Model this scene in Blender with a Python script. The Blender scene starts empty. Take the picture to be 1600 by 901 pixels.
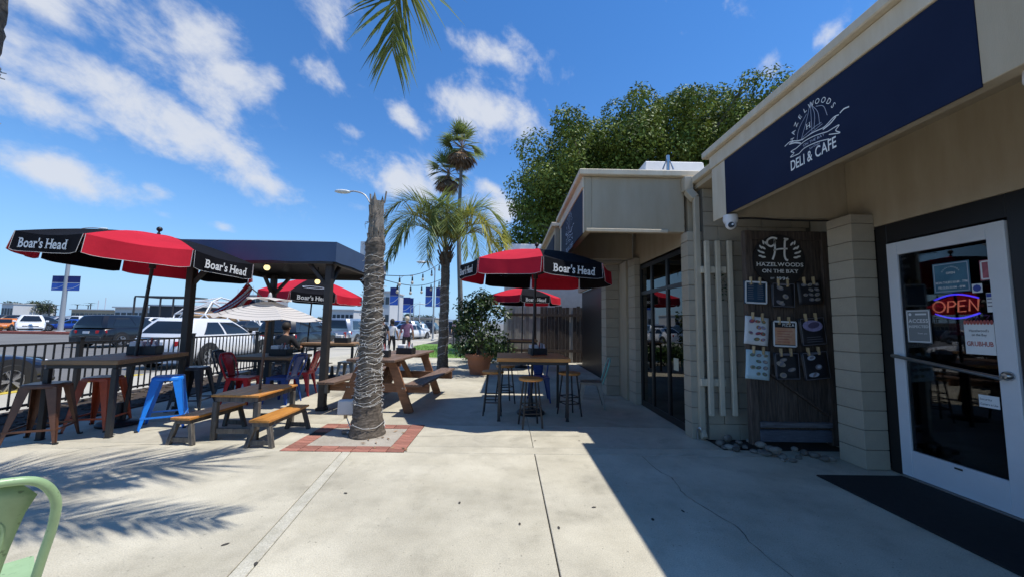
import bpy, bmesh, math, random
import numpy as np
from mathutils import Vector, Matrix

R = math.radians
random.seed(7)
rng = np.random.default_rng(11)
scn = bpy.context.scene
col = scn.collection

# ---------------------------------------------------------------- camera
F_PX, W_PX, H_PX, EYE = 600.0, 1600.0, 901.0, 1.45
YAW, PITCH, ROLL = R(0.6), R(5.2), R(0.9)
fwd = Vector((math.sin(YAW) * math.cos(PITCH), math.cos(YAW) * math.cos(PITCH), math.sin(PITCH)))
r0 = fwd.cross(Vector((0, 0, 1))).normalized()
u0 = r0.cross(fwd)
right = r0 * math.cos(ROLL) + u0 * math.sin(ROLL)
upv = -r0 * math.sin(ROLL) + u0 * math.cos(ROLL)
cam = bpy.data.cameras.new('camera')
cam.sensor_width = 36.0
cam.lens = F_PX / W_PX * 36.0
cam.clip_start, cam.clip_end = 0.05, 5000
cam_ob = bpy.data.objects.new('camera', cam)
col.objects.link(cam_ob)
m = Matrix((right, upv, -fwd)).transposed().to_4x4()
m.translation = (0, 0, EYE)
cam_ob.matrix_world = m
scn.camera = cam_ob

# ---------------------------------------------------------------- sky, sun, exposure
SUN = Vector((0.405, -0.072, 1.0)).normalized()
sl = bpy.data.lights.new('sun', 'SUN')
sl.energy, sl.angle, sl.color = 5.0, R(0.53), (1.0, 0.965, 0.89)
so = bpy.data.objects.new('sun', sl)
so.rotation_euler = SUN.to_track_quat('Z', 'Y').to_euler()
so.location = (20, -4, 50)
col.objects.link(so)
vs = scn.view_settings
vs.view_transform, vs.look, vs.exposure, vs.gamma = 'Standard', 'None', 0.0, 1.0
vs.use_curve_mapping = False
scn.cycles.use_denoising = True
scn.cycles.max_bounces = 6
scn.cycles.diffuse_bounces = 3
scn.cycles.transparent_max_bounces = 10
scn.cycles.sample_clamp_indirect = 6.0

SKY_STRENGTH = 0.13
world = bpy.data.worlds.new('World')
scn.world = world
world.use_nodes = True
world.cycles.sampling_method = 'MANUAL'
world.cycles.sample_map_resolution = 512
wn, wl = world.node_tree.nodes, world.node_tree.links
wn.clear()


def wnode(kind, **kw):
    n = wn.new(kind)
    for k, v in kw.items():
        setattr(n, k, v)
    return n


def wmath(op, a, b=None, c=None, clamp=False):
    n = wn.new('ShaderNodeMath')
    n.operation, n.use_clamp = op, clamp
    for i, v in enumerate((a, b, c)):
        if v is None:
            continue
        if isinstance(v, (int, float)):
            n.inputs[i].default_value = v
        else:
            wl.new(v, n.inputs[i])
    return n.outputs[0]


def wdot(vec, d):
    n = wn.new('ShaderNodeVectorMath')
    n.operation = 'DOT_PRODUCT'
    wl.new(vec, n.inputs[0])
    n.inputs[1].default_value = d
    return n.outputs['Value']


def pix_dir(px, py):
    d = fwd * F_PX + right * (px - W_PX / 2) - upv * (py - H_PX / 2)
    return d.normalized()


sky = wnode('ShaderNodeTexSky', sky_type='NISHITA', sun_disc=False)
sky.sun_elevation = math.asin(SUN.z)
sky.sun_rotation = math.atan2(SUN.x, SUN.y)
sky.altitude, sky.air_density, sky.dust_density, sky.ozone_density = 0, 1.0, 0.0, 3.0
hs = wnode('ShaderNodeHueSaturation')
hs.inputs['Hue'].default_value = 0.505
hs.inputs['Saturation'].default_value = 1.27
hs.inputs['Value'].default_value = 1.45
wl.new(sky.outputs[0], hs.inputs['Color'])
tc = wnode('ShaderNodeTexCoord')
D = tc.outputs['Generated']
# wispy cloud texture, drawn out along one direction of the sky
ax = (pix_dir(420, 250) - pix_dir(120, 90)).normalized()
mp = wnode('ShaderNodeVectorMath', operation='ADD')
sc1 = wnode('ShaderNodeVectorMath', operation='SCALE')
wl.new(wdot(D, ax), sc1.inputs['Scale'])
sc1.inputs[0].default_value = ax * -0.30
wl.new(D, mp.inputs[0])
wl.new(sc1.outputs[0], mp.inputs[1])
n1 = wnode('ShaderNodeTexNoise')
n1.inputs['Scale'].default_value, n1.inputs['Detail'].default_value = 9.5, 10
n1.inputs['Roughness'].default_value, n1.inputs['Distortion'].default_value = 0.60, 0.18
wl.new(mp.outputs[0], n1.inputs['Vector'])
n2 = wnode('ShaderNodeTexNoise')
n2.inputs['Scale'].default_value, n2.inputs['Detail'].default_value = 2.2, 3
wl.new(mp.outputs[0], n2.inputs['Vector'])
# cloud banks: (pixel centre, half length, half height, tilt in degrees, weight)
banks = [(285, 75, 190, 75, 32, 1.1), (120, 20, 150, 48, 20, .95), (60, 165, 190, 50, 14, 1.05), (230, 185, 240, 60, 24, 1.05),
         (350, 235, 120, 40, 22, .95), (55, 262, 170, 46, 14, 1.15), (425, 122, 45, 22, 30, .8), (505, 125, 60, 26, 30, .95),
         (440, 185, 60, 26, 28, .7), (252, 294, 42, 18, 22, .85), (410, 283, 60, 20, 18, .75), (540, 198, 34, 14, 12, .8),
         (568, 132, 36, 18, 34, .6), (635, 182, 36, 20, 28, .8), (775, 83, 80, 26, 14, .75), (745, 168, 120, 44, 14, .95),
         (615, 280, 110, 34, 6, 1.05), (780, 298, 40, 16, 10, .7), (530, 20, 60, 50, 50, .7), (1295, 50, 45, 24, -30, .8),
         (1205, 103, 45, 22, -24, .75), (360, 356, 50, 12, 8, .6), (790, 330, 40, 30, 10, .8), (270, 338, 30, 8, 8, .5), (555, 318, 40, 12, 8, .6)]
acc = None
for (px, py, a, b, tilt, wgt) in banks:
    c = pix_dir(px, py)
    t = R(tilt)
    ea = pix_dir(px + a * math.cos(t), py + a * math.sin(t))
    eb = pix_dir(px - b * math.sin(t), py + b * math.cos(t))
    va, vb = ea - c, eb - c
    da, db = va / va.length_squared, vb / vb.length_squared
    u = wmath('SUBTRACT', wdot(D, da), c.dot(da))
    v = wmath('SUBTRACT', wdot(D, db), c.dot(db))
    d2 = wmath('ADD', wmath('MULTIPLY', u, u), wmath('MULTIPLY', v, v))
    front = wmath('GREATER_THAN', wdot(D, c), 0.0)
    g = wmath('MULTIPLY', wmath('EXPONENT', wmath('MULTIPLY', d2, -0.9)), front)
    g = wmath('MULTIPLY', g, wgt)
    acc = g if acc is None else wmath('MAXIMUM', acc, g)
# scattered clouds everywhere else
base = wmath('MULTIPLY', wmath('SUBTRACT', n2.outputs[0], 0.56, clamp=True), 1.2)
dens = wmath('ADD', wmath('MULTIPLY', acc, 0.56), base)
dens = wmath('ADD', dens, wmath('MULTIPLY', wmath('SUBTRACT', n1.outputs[0], 0.5), 1.75))
mr = wnode('ShaderNodeMapRange', interpolation_type='SMOOTHSTEP')
wl.new(dens, mr.inputs['Value'])
mr.inputs['From Min'].default_value, mr.inputs['From Max'].default_value = 0.24, 0.72
mr.inputs['To Min'].default_value, mr.inputs['To Max'].default_value = 0.0, 0.92
sep = wnode('ShaderNodeSeparateXYZ')
wl.new(D, sep.inputs[0])
up_ok = wmath('MULTIPLY', mr.outputs[0], wmath('MULTIPLY', sep.outputs['Z'], 9.0, clamp=True))
# low haze band over the bay
mix = wnode('ShaderNodeMix', data_type='RGBA')
wl.new(up_ok, mix.inputs['Factor'])
hzn = wnode('ShaderNodeMix', data_type='RGBA')
wl.new(wmath('MULTIPLY', wmath('POWER', wmath('SUBTRACT', 1.0, wmath('MULTIPLY', wmath('ABSOLUTE', sep.outputs['Z']), 2.4), clamp=True), 1.6), 0.9), hzn.inputs['Factor'])
wl.new(hs.outputs[0], hzn.inputs['A'])
hzn.inputs['B'].default_value = tuple(c / SKY_STRENGTH for c in (0.23, 0.50, 0.90)) + (1,)
wl.new(hzn.outputs['Result'], mix.inputs['A'])
mix.inputs['B'].default_value = tuple(c / SKY_STRENGTH for c in (0.72, 0.76, 0.84)) + (1,)
bg = wnode('ShaderNodeBackground')
wl.new(mix.outputs['Result'], bg.inputs['Color'])
bg.inputs['Strength'].default_value = SKY_STRENGTH
wo = wnode('ShaderNodeOutputWorld')
wl.new(bg.outputs[0], wo.inputs['Surface'])


# ---------------------------------------------------------------- helpers
def ray(px, py):
    return Vector((0, 0, EYE)), pix_dir(px, py)


def G(px, py, z=0.0):
    o, d = ray(px, py)
    return o + d * ((z - EYE) / d.z)


def at_y(px, py, y):
    o, d = ray(px, py)
    return o + d * (y / d.y)


def at_x(px, py, x):
    o, d = ray(px, py)
    return o + d * (x / d.x)


class MB:
    """collects geometry for ONE mesh object"""
    def __init__(self):
        self.v, self.f, self.mi, self.sm = [], [], [], []

    def add(self, vs, fs, mi=0, smooth=False):
        b = len(self.v)
        self.v += [tuple(p) for p in vs]
        self.f += [tuple(b + i for i in q) for q in fs]
        self.mi += [mi] * len(fs)
        self.sm += [smooth] * len(fs)
        return self

    def box(self, x0, x1, y0, y1, z0, z1, mi=0):
        v = [(x0, y0, z0), (x1, y0, z0), (x1, y1, z0), (x0, y1, z0), (x0, y0, z1), (x1, y0, z1), (x1, y1, z1), (x0, y1, z1)]
        return self.add(v, BOXF, mi)

    def bar(self, a, b, w, h, up=(0, 0, 1), mi=0, w2=None, h2=None):
        a, b = Vector(a), Vector(b)
        d = (b - a).normalized()
        s = d.cross(Vector(up))
        if s.length < 1e-4:
            s = d.cross(Vector((1, 0, 0)))
        s.normalize()
        t = s.cross(d)
        w2, h2 = w2 or w, h2 or h
        v = []
        for p, ww, hh in ((a, w, h), (b, w2, h2)):
            for sx, sy in ((-1, -1), (1, -1), (1, 1), (-1, 1)):
                v.append(p + s * (sx * ww / 2) + t * (sy * hh / 2))
        return self.add(v, BOXF, mi)

    def tube(self, pts, r, n=8, mi=0, cap=True, closed=False):
        pts = [Vector(p) for p in pts]
        rs = r if isinstance(r, (list, tuple)) else [r] * len(pts)
        k = len(pts)
        vs, fs = [], []
        nrm = None
        for i, p in enumerate(pts):
            if closed:
                d = (pts[(i + 1) % k] - pts[i - 1]).normalized()
            else:
                d = (pts[min(i + 1, k - 1)] - pts[max(i - 1, 0)]).normalized()
            if nrm is None:
                nrm = d.orthogonal().normalized()
            nrm = (nrm - d * nrm.dot(d)).normalized()
            bn = d.cross(nrm)
            for j in range(n):
                a = 2 * math.pi * j / n
                vs.append(p + (nrm * math.cos(a) + bn * math.sin(a)) * rs[i])
        rings = k if closed else k - 1
        for i in range(rings):
            for j in range(n):
                a, b = i * n + j, i * n + (j + 1) % n
                c, d2 = ((i + 1) % k) * n + (j + 1) % n, ((i + 1) % k) * n + j
                fs.append((a, b, c, d2))
        self.add(vs, fs, mi, True)
        if cap and not closed:
            self.add(vs[:n][::-1], [tuple(range(n))], mi)
            self.add(vs[-n:], [tuple(range(n))], mi)
        return self

    def lathe(self, prof, n=16, c=(0, 0, 0), mi=0, axis='z'):
        vs, fs = [], []
        for (r, z) in prof:
            for j in range(n):
                a = 2 * math.pi * j / n
                p = (r * math.cos(a), r * math.sin(a), z)
                if axis == 'y':
                    p = (p[0], p[2], p[1])
                elif axis == 'x':
                    p = (p[2], p[0], p[1])
                vs.append((p[0] + c[0], p[1] + c[1], p[2] + c[2]))
        for i in range(len(prof) - 1):
            for j in range(n):
                fs.append((i * n + j, i * n + (j + 1) % n, (i + 1) * n + (j + 1) % n, (i + 1) * n + j))
        return self.add(vs, fs, mi, True)

    def prism(self, poly, z0, z1, mi=0):
        n = len(poly)
        v = [(p[0], p[1], z0) for p in poly] + [(p[0], p[1], z1) for p in poly]
        f = [tuple(range(n))[::-1], tuple(range(n, 2 * n))] + [(i, (i + 1) % n, n + (i + 1) % n, n + i) for i in range(n)]
        return self.add(v, f, mi)

    def grid(self, rows, mi=0, smooth=True):
        k = len(rows[0])
        v = [p for r in rows for p in r]
        f = []
        for i in range(len(rows) - 1):
            for j in range(k - 1):
                f.append((i * k + j, i * k + j + 1, (i + 1) * k + j + 1, (i + 1) * k + j))
        return self.add(v, f, mi, smooth)

    def sphere(self, c, r, n=10, mi=0, sx=1, sy=1, sz=1):
        prof = [(max(1e-4, r * math.sin(math.pi * i / n)), -r * math.cos(math.pi * i / n)) for i in range(n + 1)]
        b = len(self.v)
        self.lathe(prof, max(8, n), (0, 0, 0), mi)
        for i in range(b, len(self.v)):
            p = self.v[i]
            self.v[i] = (p[0] * sx + c[0], p[1] * sy + c[1], p[2] * sz + c[2])
        return self

    def xf(self, M, start=0):
        for i in range(start, len(self.v)):
            self.v[i] = tuple(M @ Vector(self.v[i]))
        return self

    def mesh(self, name, mats):
        me = bpy.data.meshes.new(name)
        me.from_pydata(self.v, [], self.f)
        for mt in (mats if isinstance(mats, (list, tuple)) else [mats]):
            me.materials.append(mt)
        me.polygons.foreach_set('material_index', self.mi)
        me.polygons.foreach_set('use_smooth', self.sm)
        me.update()
        bm = bmesh.new()
        bm.from_mesh(me)
        bmesh.ops.recalc_face_normals(bm, faces=bm.faces)
        bm.to_mesh(me)
        bm.free()
        if any(self.sm):
            me.set_sharp_from_angle(angle=R(45))
        return me

    def build(self, name, mats, parent=None, loc=(0, 0, 0), rz=0.0, bevel=0.0, seg=1):
        ob = bpy.data.objects.new(name, self.mesh(name, mats))
        return place(ob, parent, loc, rz, bevel, seg)


BOXF = [(0, 3, 2, 1), (4, 5, 6, 7), (0, 1, 5, 4), (1, 2, 6, 5), (2, 3, 7, 6), (3, 0, 4, 7)]


def place(ob, parent=None, loc=(0, 0, 0), rz=0.0, bevel=0.0, seg=1):
    col.objects.link(ob)
    ob.parent = parent
    ob.location = loc
    ob.rotation_euler = (0, 0, rz)
    if bevel:
        b = ob.modifiers.new('bevel', 'BEVEL')
        b.width, b.segments, b.limit_method, b.angle_limit = bevel, seg, 'ANGLE', R(50)
    return ob


def inst(name, me, parent=None, loc=(0, 0, 0), rz=0.0, bevel=0.0):
    return place(bpy.data.objects.new(name, me), parent, loc, rz, bevel)


def empty(name, loc=(0, 0, 0), rz=0.0):
    o = bpy.data.objects.new(name, None)
    o.empty_display_size = 0.1
    return place(o, None, loc, rz)


def tag(o, label=None, cat=None, group=None, kind=None):
    for k, v in (('label', label), ('category', cat), ('group', group), ('kind', kind)):
        if v:
            o[k] = v
    return o


def thing(name, label, cat, loc=(0, 0, 0), rz=0.0, group=None):
    return tag(empty(name, loc, rz), label, cat, group)


def copy_tree(o, parent=None):
    c = o.copy()
    col.objects.link(c)
    c.parent = parent
    for ch in list(o.children):
        copy_tree(ch, c)
    return c


# ---------------------------------------------------------------- materials
MATS = {}


def mat(name, c, rough=0.6, metal=0.0, var=0.0, vscale=6.0, c2=None, bump=0.0, bscale=60.0, spec=0.5, emit=None, estr=0.0,
        grain=None, stain=0.0, transl=0.0, speck=0.0, coat=0.0, tc='Object', island=0.0):
    if name in MATS:
        return MATS[name]
    m = bpy.data.materials.new(name)
    MATS[name] = m
    m.use_nodes = True
    nt = m.node_tree
    n, l = nt.nodes, nt.links
    b = n['Principled BSDF']
    b.inputs['Base Color'].default_value = (*c, 1)
    b.inputs['Roughness'].default_value = rough
    b.inputs['Metallic'].default_value = metal
    b.inputs['Specular IOR Level'].default_value = spec
    b.inputs['Coat Weight'].default_value = coat
    if emit:
        b.inputs['Emission Color'].default_value = (*emit, 1)
        b.inputs['Emission Strength'].default_value = estr
    tcn = n.new('ShaderNodeTexCoord')
    vec = tcn.outputs[tc]
    if grain:
        mpn = n.new('ShaderNodeMapping')
        mpn.inputs['Scale'].default_value = grain
        l.new(vec, mpn.inputs['Vector'])
        vec = mpn.outputs[0]
    colr = None
    if var or c2:
        ns = n.new('ShaderNodeTexNoise')
        ns.inputs['Scale'].default_value = vscale
        ns.inputs['Detail'].default_value = 6
        ns.inputs['Roughness'].default_value = 0.62
        l.new(vec, ns.inputs['Vector'])
        cr = n.new('ShaderNodeValToRGB')
        k2 = c2 or tuple(min(1, x * (1 + var)) for x in c)
        k1 = c if c2 else tuple(x * (1 - var) for x in c)
        cr.color_ramp.elements[0].position, cr.color_ramp.elements[0].color = 0.34, (*k1, 1)
        cr.color_ramp.elements[1].position, cr.color_ramp.elements[1].color = 0.68, (*k2, 1)
        l.new(ns.outputs[0], cr.inputs[0])
        colr = cr.outputs[0]
    if speck:
        ns = n.new('ShaderNodeTexNoise')
        ns.inputs['Scale'].default_value = bscale * 1.4
        ns.inputs['Detail'].default_value = 3
        l.new(tcn.outputs[tc], ns.inputs['Vector'])
        mrn = n.new('ShaderNodeMapRange')
        mrn.inputs['From Min'].default_value, mrn.inputs['From Max'].default_value = 0.3, 0.7
        mrn.inputs['To Min'].default_value, mrn.inputs['To Max'].default_value = 1 - speck, 1 + speck
        l.new(ns.outputs[0], mrn.inputs['Value'])
        mx = n.new('ShaderNodeMix')
        mx.data_type, mx.blend_type = 'RGBA', 'MULTIPLY'
        mx.inputs['Factor'].default_value = 1
        if colr:
            l.new(colr, mx.inputs['A'])
        else:
            mx.inputs['A'].default_value = (*c, 1)
        l.new(mrn.outputs[0], mx.inputs['B'])
        colr = mx.outputs['Result']
    if stain:
        for (ssc, p0_, p1_, amt, det) in ((.55, .44, .66, stain, 9), (2.6, .54, .74, stain * .8, 6), (38.0, .66, .73, stain * 1.5, 2)):
            ns = n.new('ShaderNodeTexNoise')
            ns.inputs['Scale'].default_value, ns.inputs['Detail'].default_value = ssc, det
            ns.inputs['Roughness'].default_value = .65
            l.new(tcn.outputs[tc], ns.inputs['Vector'])
            mrn = n.new('ShaderNodeMapRange')
            mrn.inputs['From Min'].default_value, mrn.inputs['From Max'].default_value = p0_, p1_
            mrn.inputs['To Min'].default_value, mrn.inputs['To Max'].default_value = 1, 1 - min(.8, amt)
            l.new(ns.outputs[0], mrn.inputs['Value'])
            mx = n.new('ShaderNodeMix')
            mx.data_type, mx.blend_type = 'RGBA', 'MULTIPLY'
            mx.inputs['Factor'].default_value = 1
            l.new(colr, mx.inputs['A'])
            l.new(mrn.outputs[0], mx.inputs['B'])
            colr = mx.outputs['Result']
    if island:
        gi = n.new('ShaderNodeNewGeometry')
        mrn = n.new('ShaderNodeMapRange')
        mrn.inputs['To Min'].default_value, mrn.inputs['To Max'].default_value = 1 - island, 1 + island
        l.new(gi.outputs['Random Per Island'], mrn.inputs['Value'])
        oi = n.new('ShaderNodeObjectInfo')
        mr2 = n.new('ShaderNodeMapRange')
        mr2.inputs['To Min'].default_value, mr2.inputs['To Max'].default_value = 1 - island, 1 + island
        l.new(oi.outputs['Random'], mr2.inputs['Value'])
        mm = n.new('ShaderNodeMath')
        mm.operation = 'MULTIPLY'
        l.new(mrn.outputs[0], mm.inputs[0])
        l.new(mr2.outputs[0], mm.inputs[1])
        mx = n.new('ShaderNodeMix')
        mx.data_type, mx.blend_type = 'RGBA', 'MULTIPLY'
        mx.inputs['Factor'].default_value = 1
        if colr:
            l.new(colr, mx.inputs['A'])
        else:
            mx.inputs['A'].default_value = (*c, 1)
        l.new(mm.outputs[0], mx.inputs['B'])
        colr = mx.outputs['Result']
    if colr:
        l.new(colr, b.inputs['Base Color'])
    if bump:
        ns = n.new('ShaderNodeTexNoise')
        ns.inputs['Scale'].default_value = bscale
        ns.inputs['Detail'].default_value = 5
        l.new(vec, ns.inputs['Vector'])
        bn = n.new('ShaderNodeBump')
        bn.inputs['Strength'].default_value = bump
        bn.inputs['Distance'].default_value = 0.01
        l.new(ns.outputs[0], bn.inputs['Height'])
        l.new(bn.outputs[0], b.inputs['Normal'])
    if transl:
        tr = n.new('ShaderNodeBsdfTranslucent')
        if colr:
            l.new(colr, tr.inputs['Color'])
        else:
            tr.inputs['Color'].default_value = (*c, 1)
        ms = n.new('ShaderNodeMixShader')
        ms.inputs[0].default_value = transl
        l.new(b.outputs[0], ms.inputs[1])
        l.new(tr.outputs[0], ms.inputs[2])
        l.new(ms.outputs[0], n['Material Output'].inputs['Surface'])
    return m


def glass_mat(name, tint, ior=1.5, boost=1.0):
    if name in MATS:
        return MATS[name]
    m = bpy.data.materials.new(name)
    MATS[name] = m
    m.use_nodes = True
    n, l = m.node_tree.nodes, m.node_tree.links
    n.remove(n['Principled BSDF'])
    t = n.new('ShaderNodeBsdfTransparent')
    t.inputs['Color'].default_value = (*tint, 1)
    g = n.new('ShaderNodeBsdfGlossy')
    g.inputs['Roughness'].default_value = 0.01
    f = n.new('ShaderNodeFresnel')
    f.inputs['IOR'].default_value = ior
    mm = n.new('ShaderNodeMath')
    mm.operation, mm.use_clamp = 'MULTIPLY', True
    mm.inputs[1].default_value = boost
    l.new(f.outputs[0], mm.inputs[0])
    ms = n.new('ShaderNodeMixShader')
    l.new(mm.outputs[0], ms.inputs[0])
    l.new(t.outputs[0], ms.inputs[1])
    l.new(g.outputs[0], ms.inputs[2])
    l.new(ms.outputs[0], n['Material Output'].inputs['Surface'])
    return m


CONC = mat('concrete', (0.46, 0.42, 0.325), 0.85, var=0, c2=(0.59, 0.545, 0.435), vscale=1.6, bump=0.35, bscale=90, speck=0.17, stain=.30, tc='Object')
CONC2 = mat('concrete_pale', (0.44, 0.412, 0.33), 0.85, c2=(0.58, 0.55, 0.46), vscale=9, bump=0.3, bscale=70, speck=0.22, stain=.2)
JOINT = mat('joint_dirt', (0.05, 0.045, 0.04), 0.95)
ASPHALT = mat('asphalt', (0.13, 0.125, 0.12), 0.9, c2=(0.18, 0.172, 0.16), vscale=0.4, bump=0.2, bscale=40, speck=0.1)
WALK = mat('sidewalk', (0.42, 0.39, 0.33), 0.9, c2=(0.48, 0.45, 0.38), vscale=0.8, speck=0.1)
KERBM = mat('kerb_concrete', (0.38, 0.36, 0.32), 0.9, var=0.12)
YELLOW = mat('kerb_yellow', (0.55, 0.42, 0.06), 0.8, var=0.15)
REDK = mat('kerb_red', (0.34, 0.10, 0.07), 0.85, var=0.2)
LINE = mat('road_paint', (0.75, 0.75, 0.72), 0.8, var=0.1)
BEIGE = mat('beige_stucco', (0.40, 0.325, 0.22), 0.8, c2=(0.46, 0.385, 0.275), vscale=2.2, grain=(2.5, 2.5, .5), bump=0.18, bscale=90)
CREAM = mat('cream_trim', (0.57, 0.475, 0.335), 0.65, c2=(0.64, 0.56, 0.43), vscale=3.5, grain=(2.5, 2.5, .6))
BLOCKM = mat('painted_block', (0.39, 0.34, 0.262), 0.85, var=0.06, vscale=5, bump=0.35, bscale=45, island=0.05)
MORTAR = mat('mortar', (0.20, 0.18, 0.145), 0.95)
NAVY = mat('navy_panel', (0.005, 0.010, 0.036), 0.65, c2=(.008, .015, .046), vscale=1.6, bump=.05, bscale=3, spec=.2)
WHITEP = mat('white_print', (0.78, 0.78, 0.76), 0.6)
GREYP = mat('grey_print', (0.42, 0.46, 0.55), 0.6)
BLACKM = mat('black_metal', (0.018, 0.018, 0.020), 0.45, var=0.2, vscale=12)
DARKBR = mat('bronze_frame', (0.012, 0.011, 0.012), 0.4)
ALU = mat('white_aluminium', (0.62, 0.64, 0.68), 0.42, var=0.04, vscale=3)
STEEL = mat('steel', (0.5, 0.5, 0.5), 0.3, metal=1.0)
GLASS = glass_mat('shop_glass', (0.45, 0.46, 0.47), 1.5, .75)
DARKGLASS = glass_mat('dark_glass', (0.10, 0.10, 0.11), 1.5, 1.2)
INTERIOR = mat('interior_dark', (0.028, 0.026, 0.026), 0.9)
ROOFW = mat('white_roof', (0.75, 0.73, 0.70), 0.8, var=0.08, vscale=3)
RUBBER = mat('mat_rubber', (0.012, 0.012, 0.014), 0.9, bump=0.5, bscale=250, var=0.3, vscale=30)

# ---------------------------------------------------------------- lettering
_GLY = {}


def glyph(ch, bold=0.0):
    """flat outline of one character: verts (x, y), faces, advance width"""
    key = (ch, bold)
    if key in _GLY:
        return _GLY[key]
    cu = bpy.data.curves.new('glyph', 'FONT')
    cu.body = ch
    cu.size = 1.0
    cu.offset = bold
    cu.resolution_u = 3
    ob = bpy.data.objects.new('glyph', cu)
    col.objects.link(ob)
    dg = bpy.context.evaluated_depsgraph_get()
    me = bpy.data.meshes.new_from_object(ob.evaluated_get(dg))
    vs = [(v.co.x, v.co.y) for v in me.vertices]
    fs = [tuple(p.vertices) for p in me.polygons]
    bpy.data.objects.remove(ob)
    bpy.data.curves.remove(cu)
    bpy.data.meshes.remove(me)
    x0, x1 = (min(v[0] for v in vs), max(v[0] for v in vs)) if vs else (0, 0.2)
    _GLY[key] = (vs, fs, x0, x1)
    return _GLY[key]


SERIF = {'B': ('l',), 'H': ('l', 'r'), 'r': ('l',), 'd': ('r',), 'A': ('l', 'r'), 'N': ('l', 'r'), 'T': ('c',), 'Y': ('c',), 'E': ('l',),
         'L': ('l',), 'W': (), 'D': ('l',), 'Z': ()}


def write(mb, s, size, M, bold=0.0, cond=1.0, serif=False, centre=True, slant=0.0, mi=0, gap=0.07, width=None):
    """lay a word flat in the x-y plane of matrix M"""
    vs, fs, x = [], [], 0.0
    for ch in s:
        if ch == ' ':
            x += 0.28
            continue
        gv, gf, x0, x1 = glyph(ch, bold)
        b = len(vs)
        vs += [(vx - x0 + x, vy) for vx, vy in gv]
        fs += [tuple(b + i for i in q) for q in gf]
        w = x1 - x0
        if serif and ch in SERIF:
            top = max(v[1] for v in gv)
            for sd in SERIF[ch]:
                cx = {'l': 0.06, 'r': w - 0.06, 'c': w / 2}[sd]
                for yy in ((0.0, 0.05), (top - 0.05, top)):
                    b = len(vs)
                    vs += [(x + cx - 0.14, yy[0]), (x + cx + 0.14, yy[0]), (x + cx + 0.14, yy[1]), (x + cx - 0.14, yy[1])]
                    fs.append((b, b + 1, b + 2, b + 3))
        x += w + gap
    tot = x - gap
    if width:
        cond = width / (tot * size)
    out = [M @ Vector((((vx - (tot / 2 if centre else 0)) * cond + slant * vy) * size, vy * size, 0)) for vx, vy in vs]
    mb.add(out, fs, mi)
    return mb


def arc_write(mb, s, size, M, rad, a0, a1, bold=0.0, mi=0):
    k = len(s)
    for i, ch in enumerate(s):
        a = a0 + (a1 - a0) * i / (k - 1)
        gv, gf, x0, x1 = glyph(ch, bold)
        c, sn = math.cos(a - math.pi / 2), math.sin(a - math.pi / 2)
        out = []
        for vx, vy in gv:
            px, py = (vx - (x0 + x1) / 2) * size, vy * size + rad
            out.append(M @ Vector((px * c - py * sn, px * sn + py * c, 0)))
        mb.add(out, gf, mi)
    return mb


def ribbon(mb, pts, w, M, mi=0):
    """flat drawn line of width w along 2-d points"""
    k = len(pts)
    L, Rr = [], []
    for i in range(k):
        a, b = Vector(pts[max(i - 1, 0)]), Vector(pts[min(i + 1, k - 1)])
        d = (b - a).normalized()
        n = Vector((-d.y, d.x))
        ww = w[i] if isinstance(w, (list, tuple)) else w
        L.append(M @ (Vector(pts[i]) + n * ww / 2).to_3d())
        Rr.append(M @ (Vector(pts[i]) - n * ww / 2).to_3d())
    v = L + Rr
    return mb.add(v, [(i, k + i, k + i + 1, i + 1) for i in range(k - 1)], mi)


def disc(mb, cx, cy, rx, ry, M, rot=0.0, n=14, mi=0):
    v = []
    for j in range(n):
        a = 2 * math.pi * j / n
        x, y = rx * math.cos(a), ry * math.sin(a)
        v.append(M @ Vector((cx + x * math.cos(rot) - y * math.sin(rot), cy + x * math.sin(rot) + y * math.cos(rot), 0)))
    return mb.add(v, [tuple(range(n))], mi)


def frame_m(o, x, y):
    """matrix with origin o, axes x and y"""
    x, y = Vector(x).normalized(), Vector(y).normalized()
    z = x.cross(y)
    M = Matrix((x, y, z)).transposed().to_4x4()
    M.translation = o
    return M


def smooth_pts(ctrl, n=8):
    """Catmull-Rom through control points"""
    P = [Vector(p) for p in ctrl]
    P = [P[0] * 2 - P[1]] + P + [P[-1] * 2 - P[-2]]
    out = []
    for i in range(1, len(P) - 2):
        for k in range(n):
            t = k / n
            a, b, c, d = P[i - 1], P[i], P[i + 1], P[i + 2]
            out.append(0.5 * ((2 * b) + (c - a) * t + (2 * a - 5 * b + 4 * c - d) * t * t + (3 * b - a - 3 * c + d) * t ** 3))
    out.append(P[-2])
    return out

# ================================================================ the setting
ROAD_Z = -0.14
g = MB().box(-900, 900, -60, 2500, ROAD_Z - 0.3, ROAD_Z)
tag(g.build('ground', ASPHALT), 'grey asphalt of the street and the parking lots', None, kind='structure')

# pavement slabs of the patio, real joints between them
pav = MB().box(-7.0, 16, -12, 40, ROAD_Z + 0.004, -0.014).build('pavement', JOINT)
tag(pav, 'pale concrete pavement of the cafe patio', None, kind='structure')


def slab(poly, mt=CONC, gap=0.005):
    c = Vector((sum(p[0] for p in poly) / len(poly), sum(p[1] for p in poly) / len(poly)))
    q = []
    n = len(poly)
    for i, p in enumerate(poly):
        p = Vector(p[:2])
        a, b = Vector(poly[i - 1][:2]), Vector(poly[(i + 1) % n][:2])
        d = (a - p).normalized() + (b - p).normalized()
        q.append(p + d * gap)
    mb = MB().prism([(p.x - c.x, p.y - c.y) for p in q], -0.10, 0.0)
    o = mb.build('slab', mt, pav, (c.x, c.y, 0), bevel=0.004)
    return o


yA, yB, yC = G(800, 708).y, G(800, 698).y, G(800, 681).y
JL0, JL1 = G(384, 899), G(550, 703)
dl = (JL1 - JL0) / (JL1.y - JL0.y)


def xl(y):
    return JL0.x + dl.x * (y - JL0.y)


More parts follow.
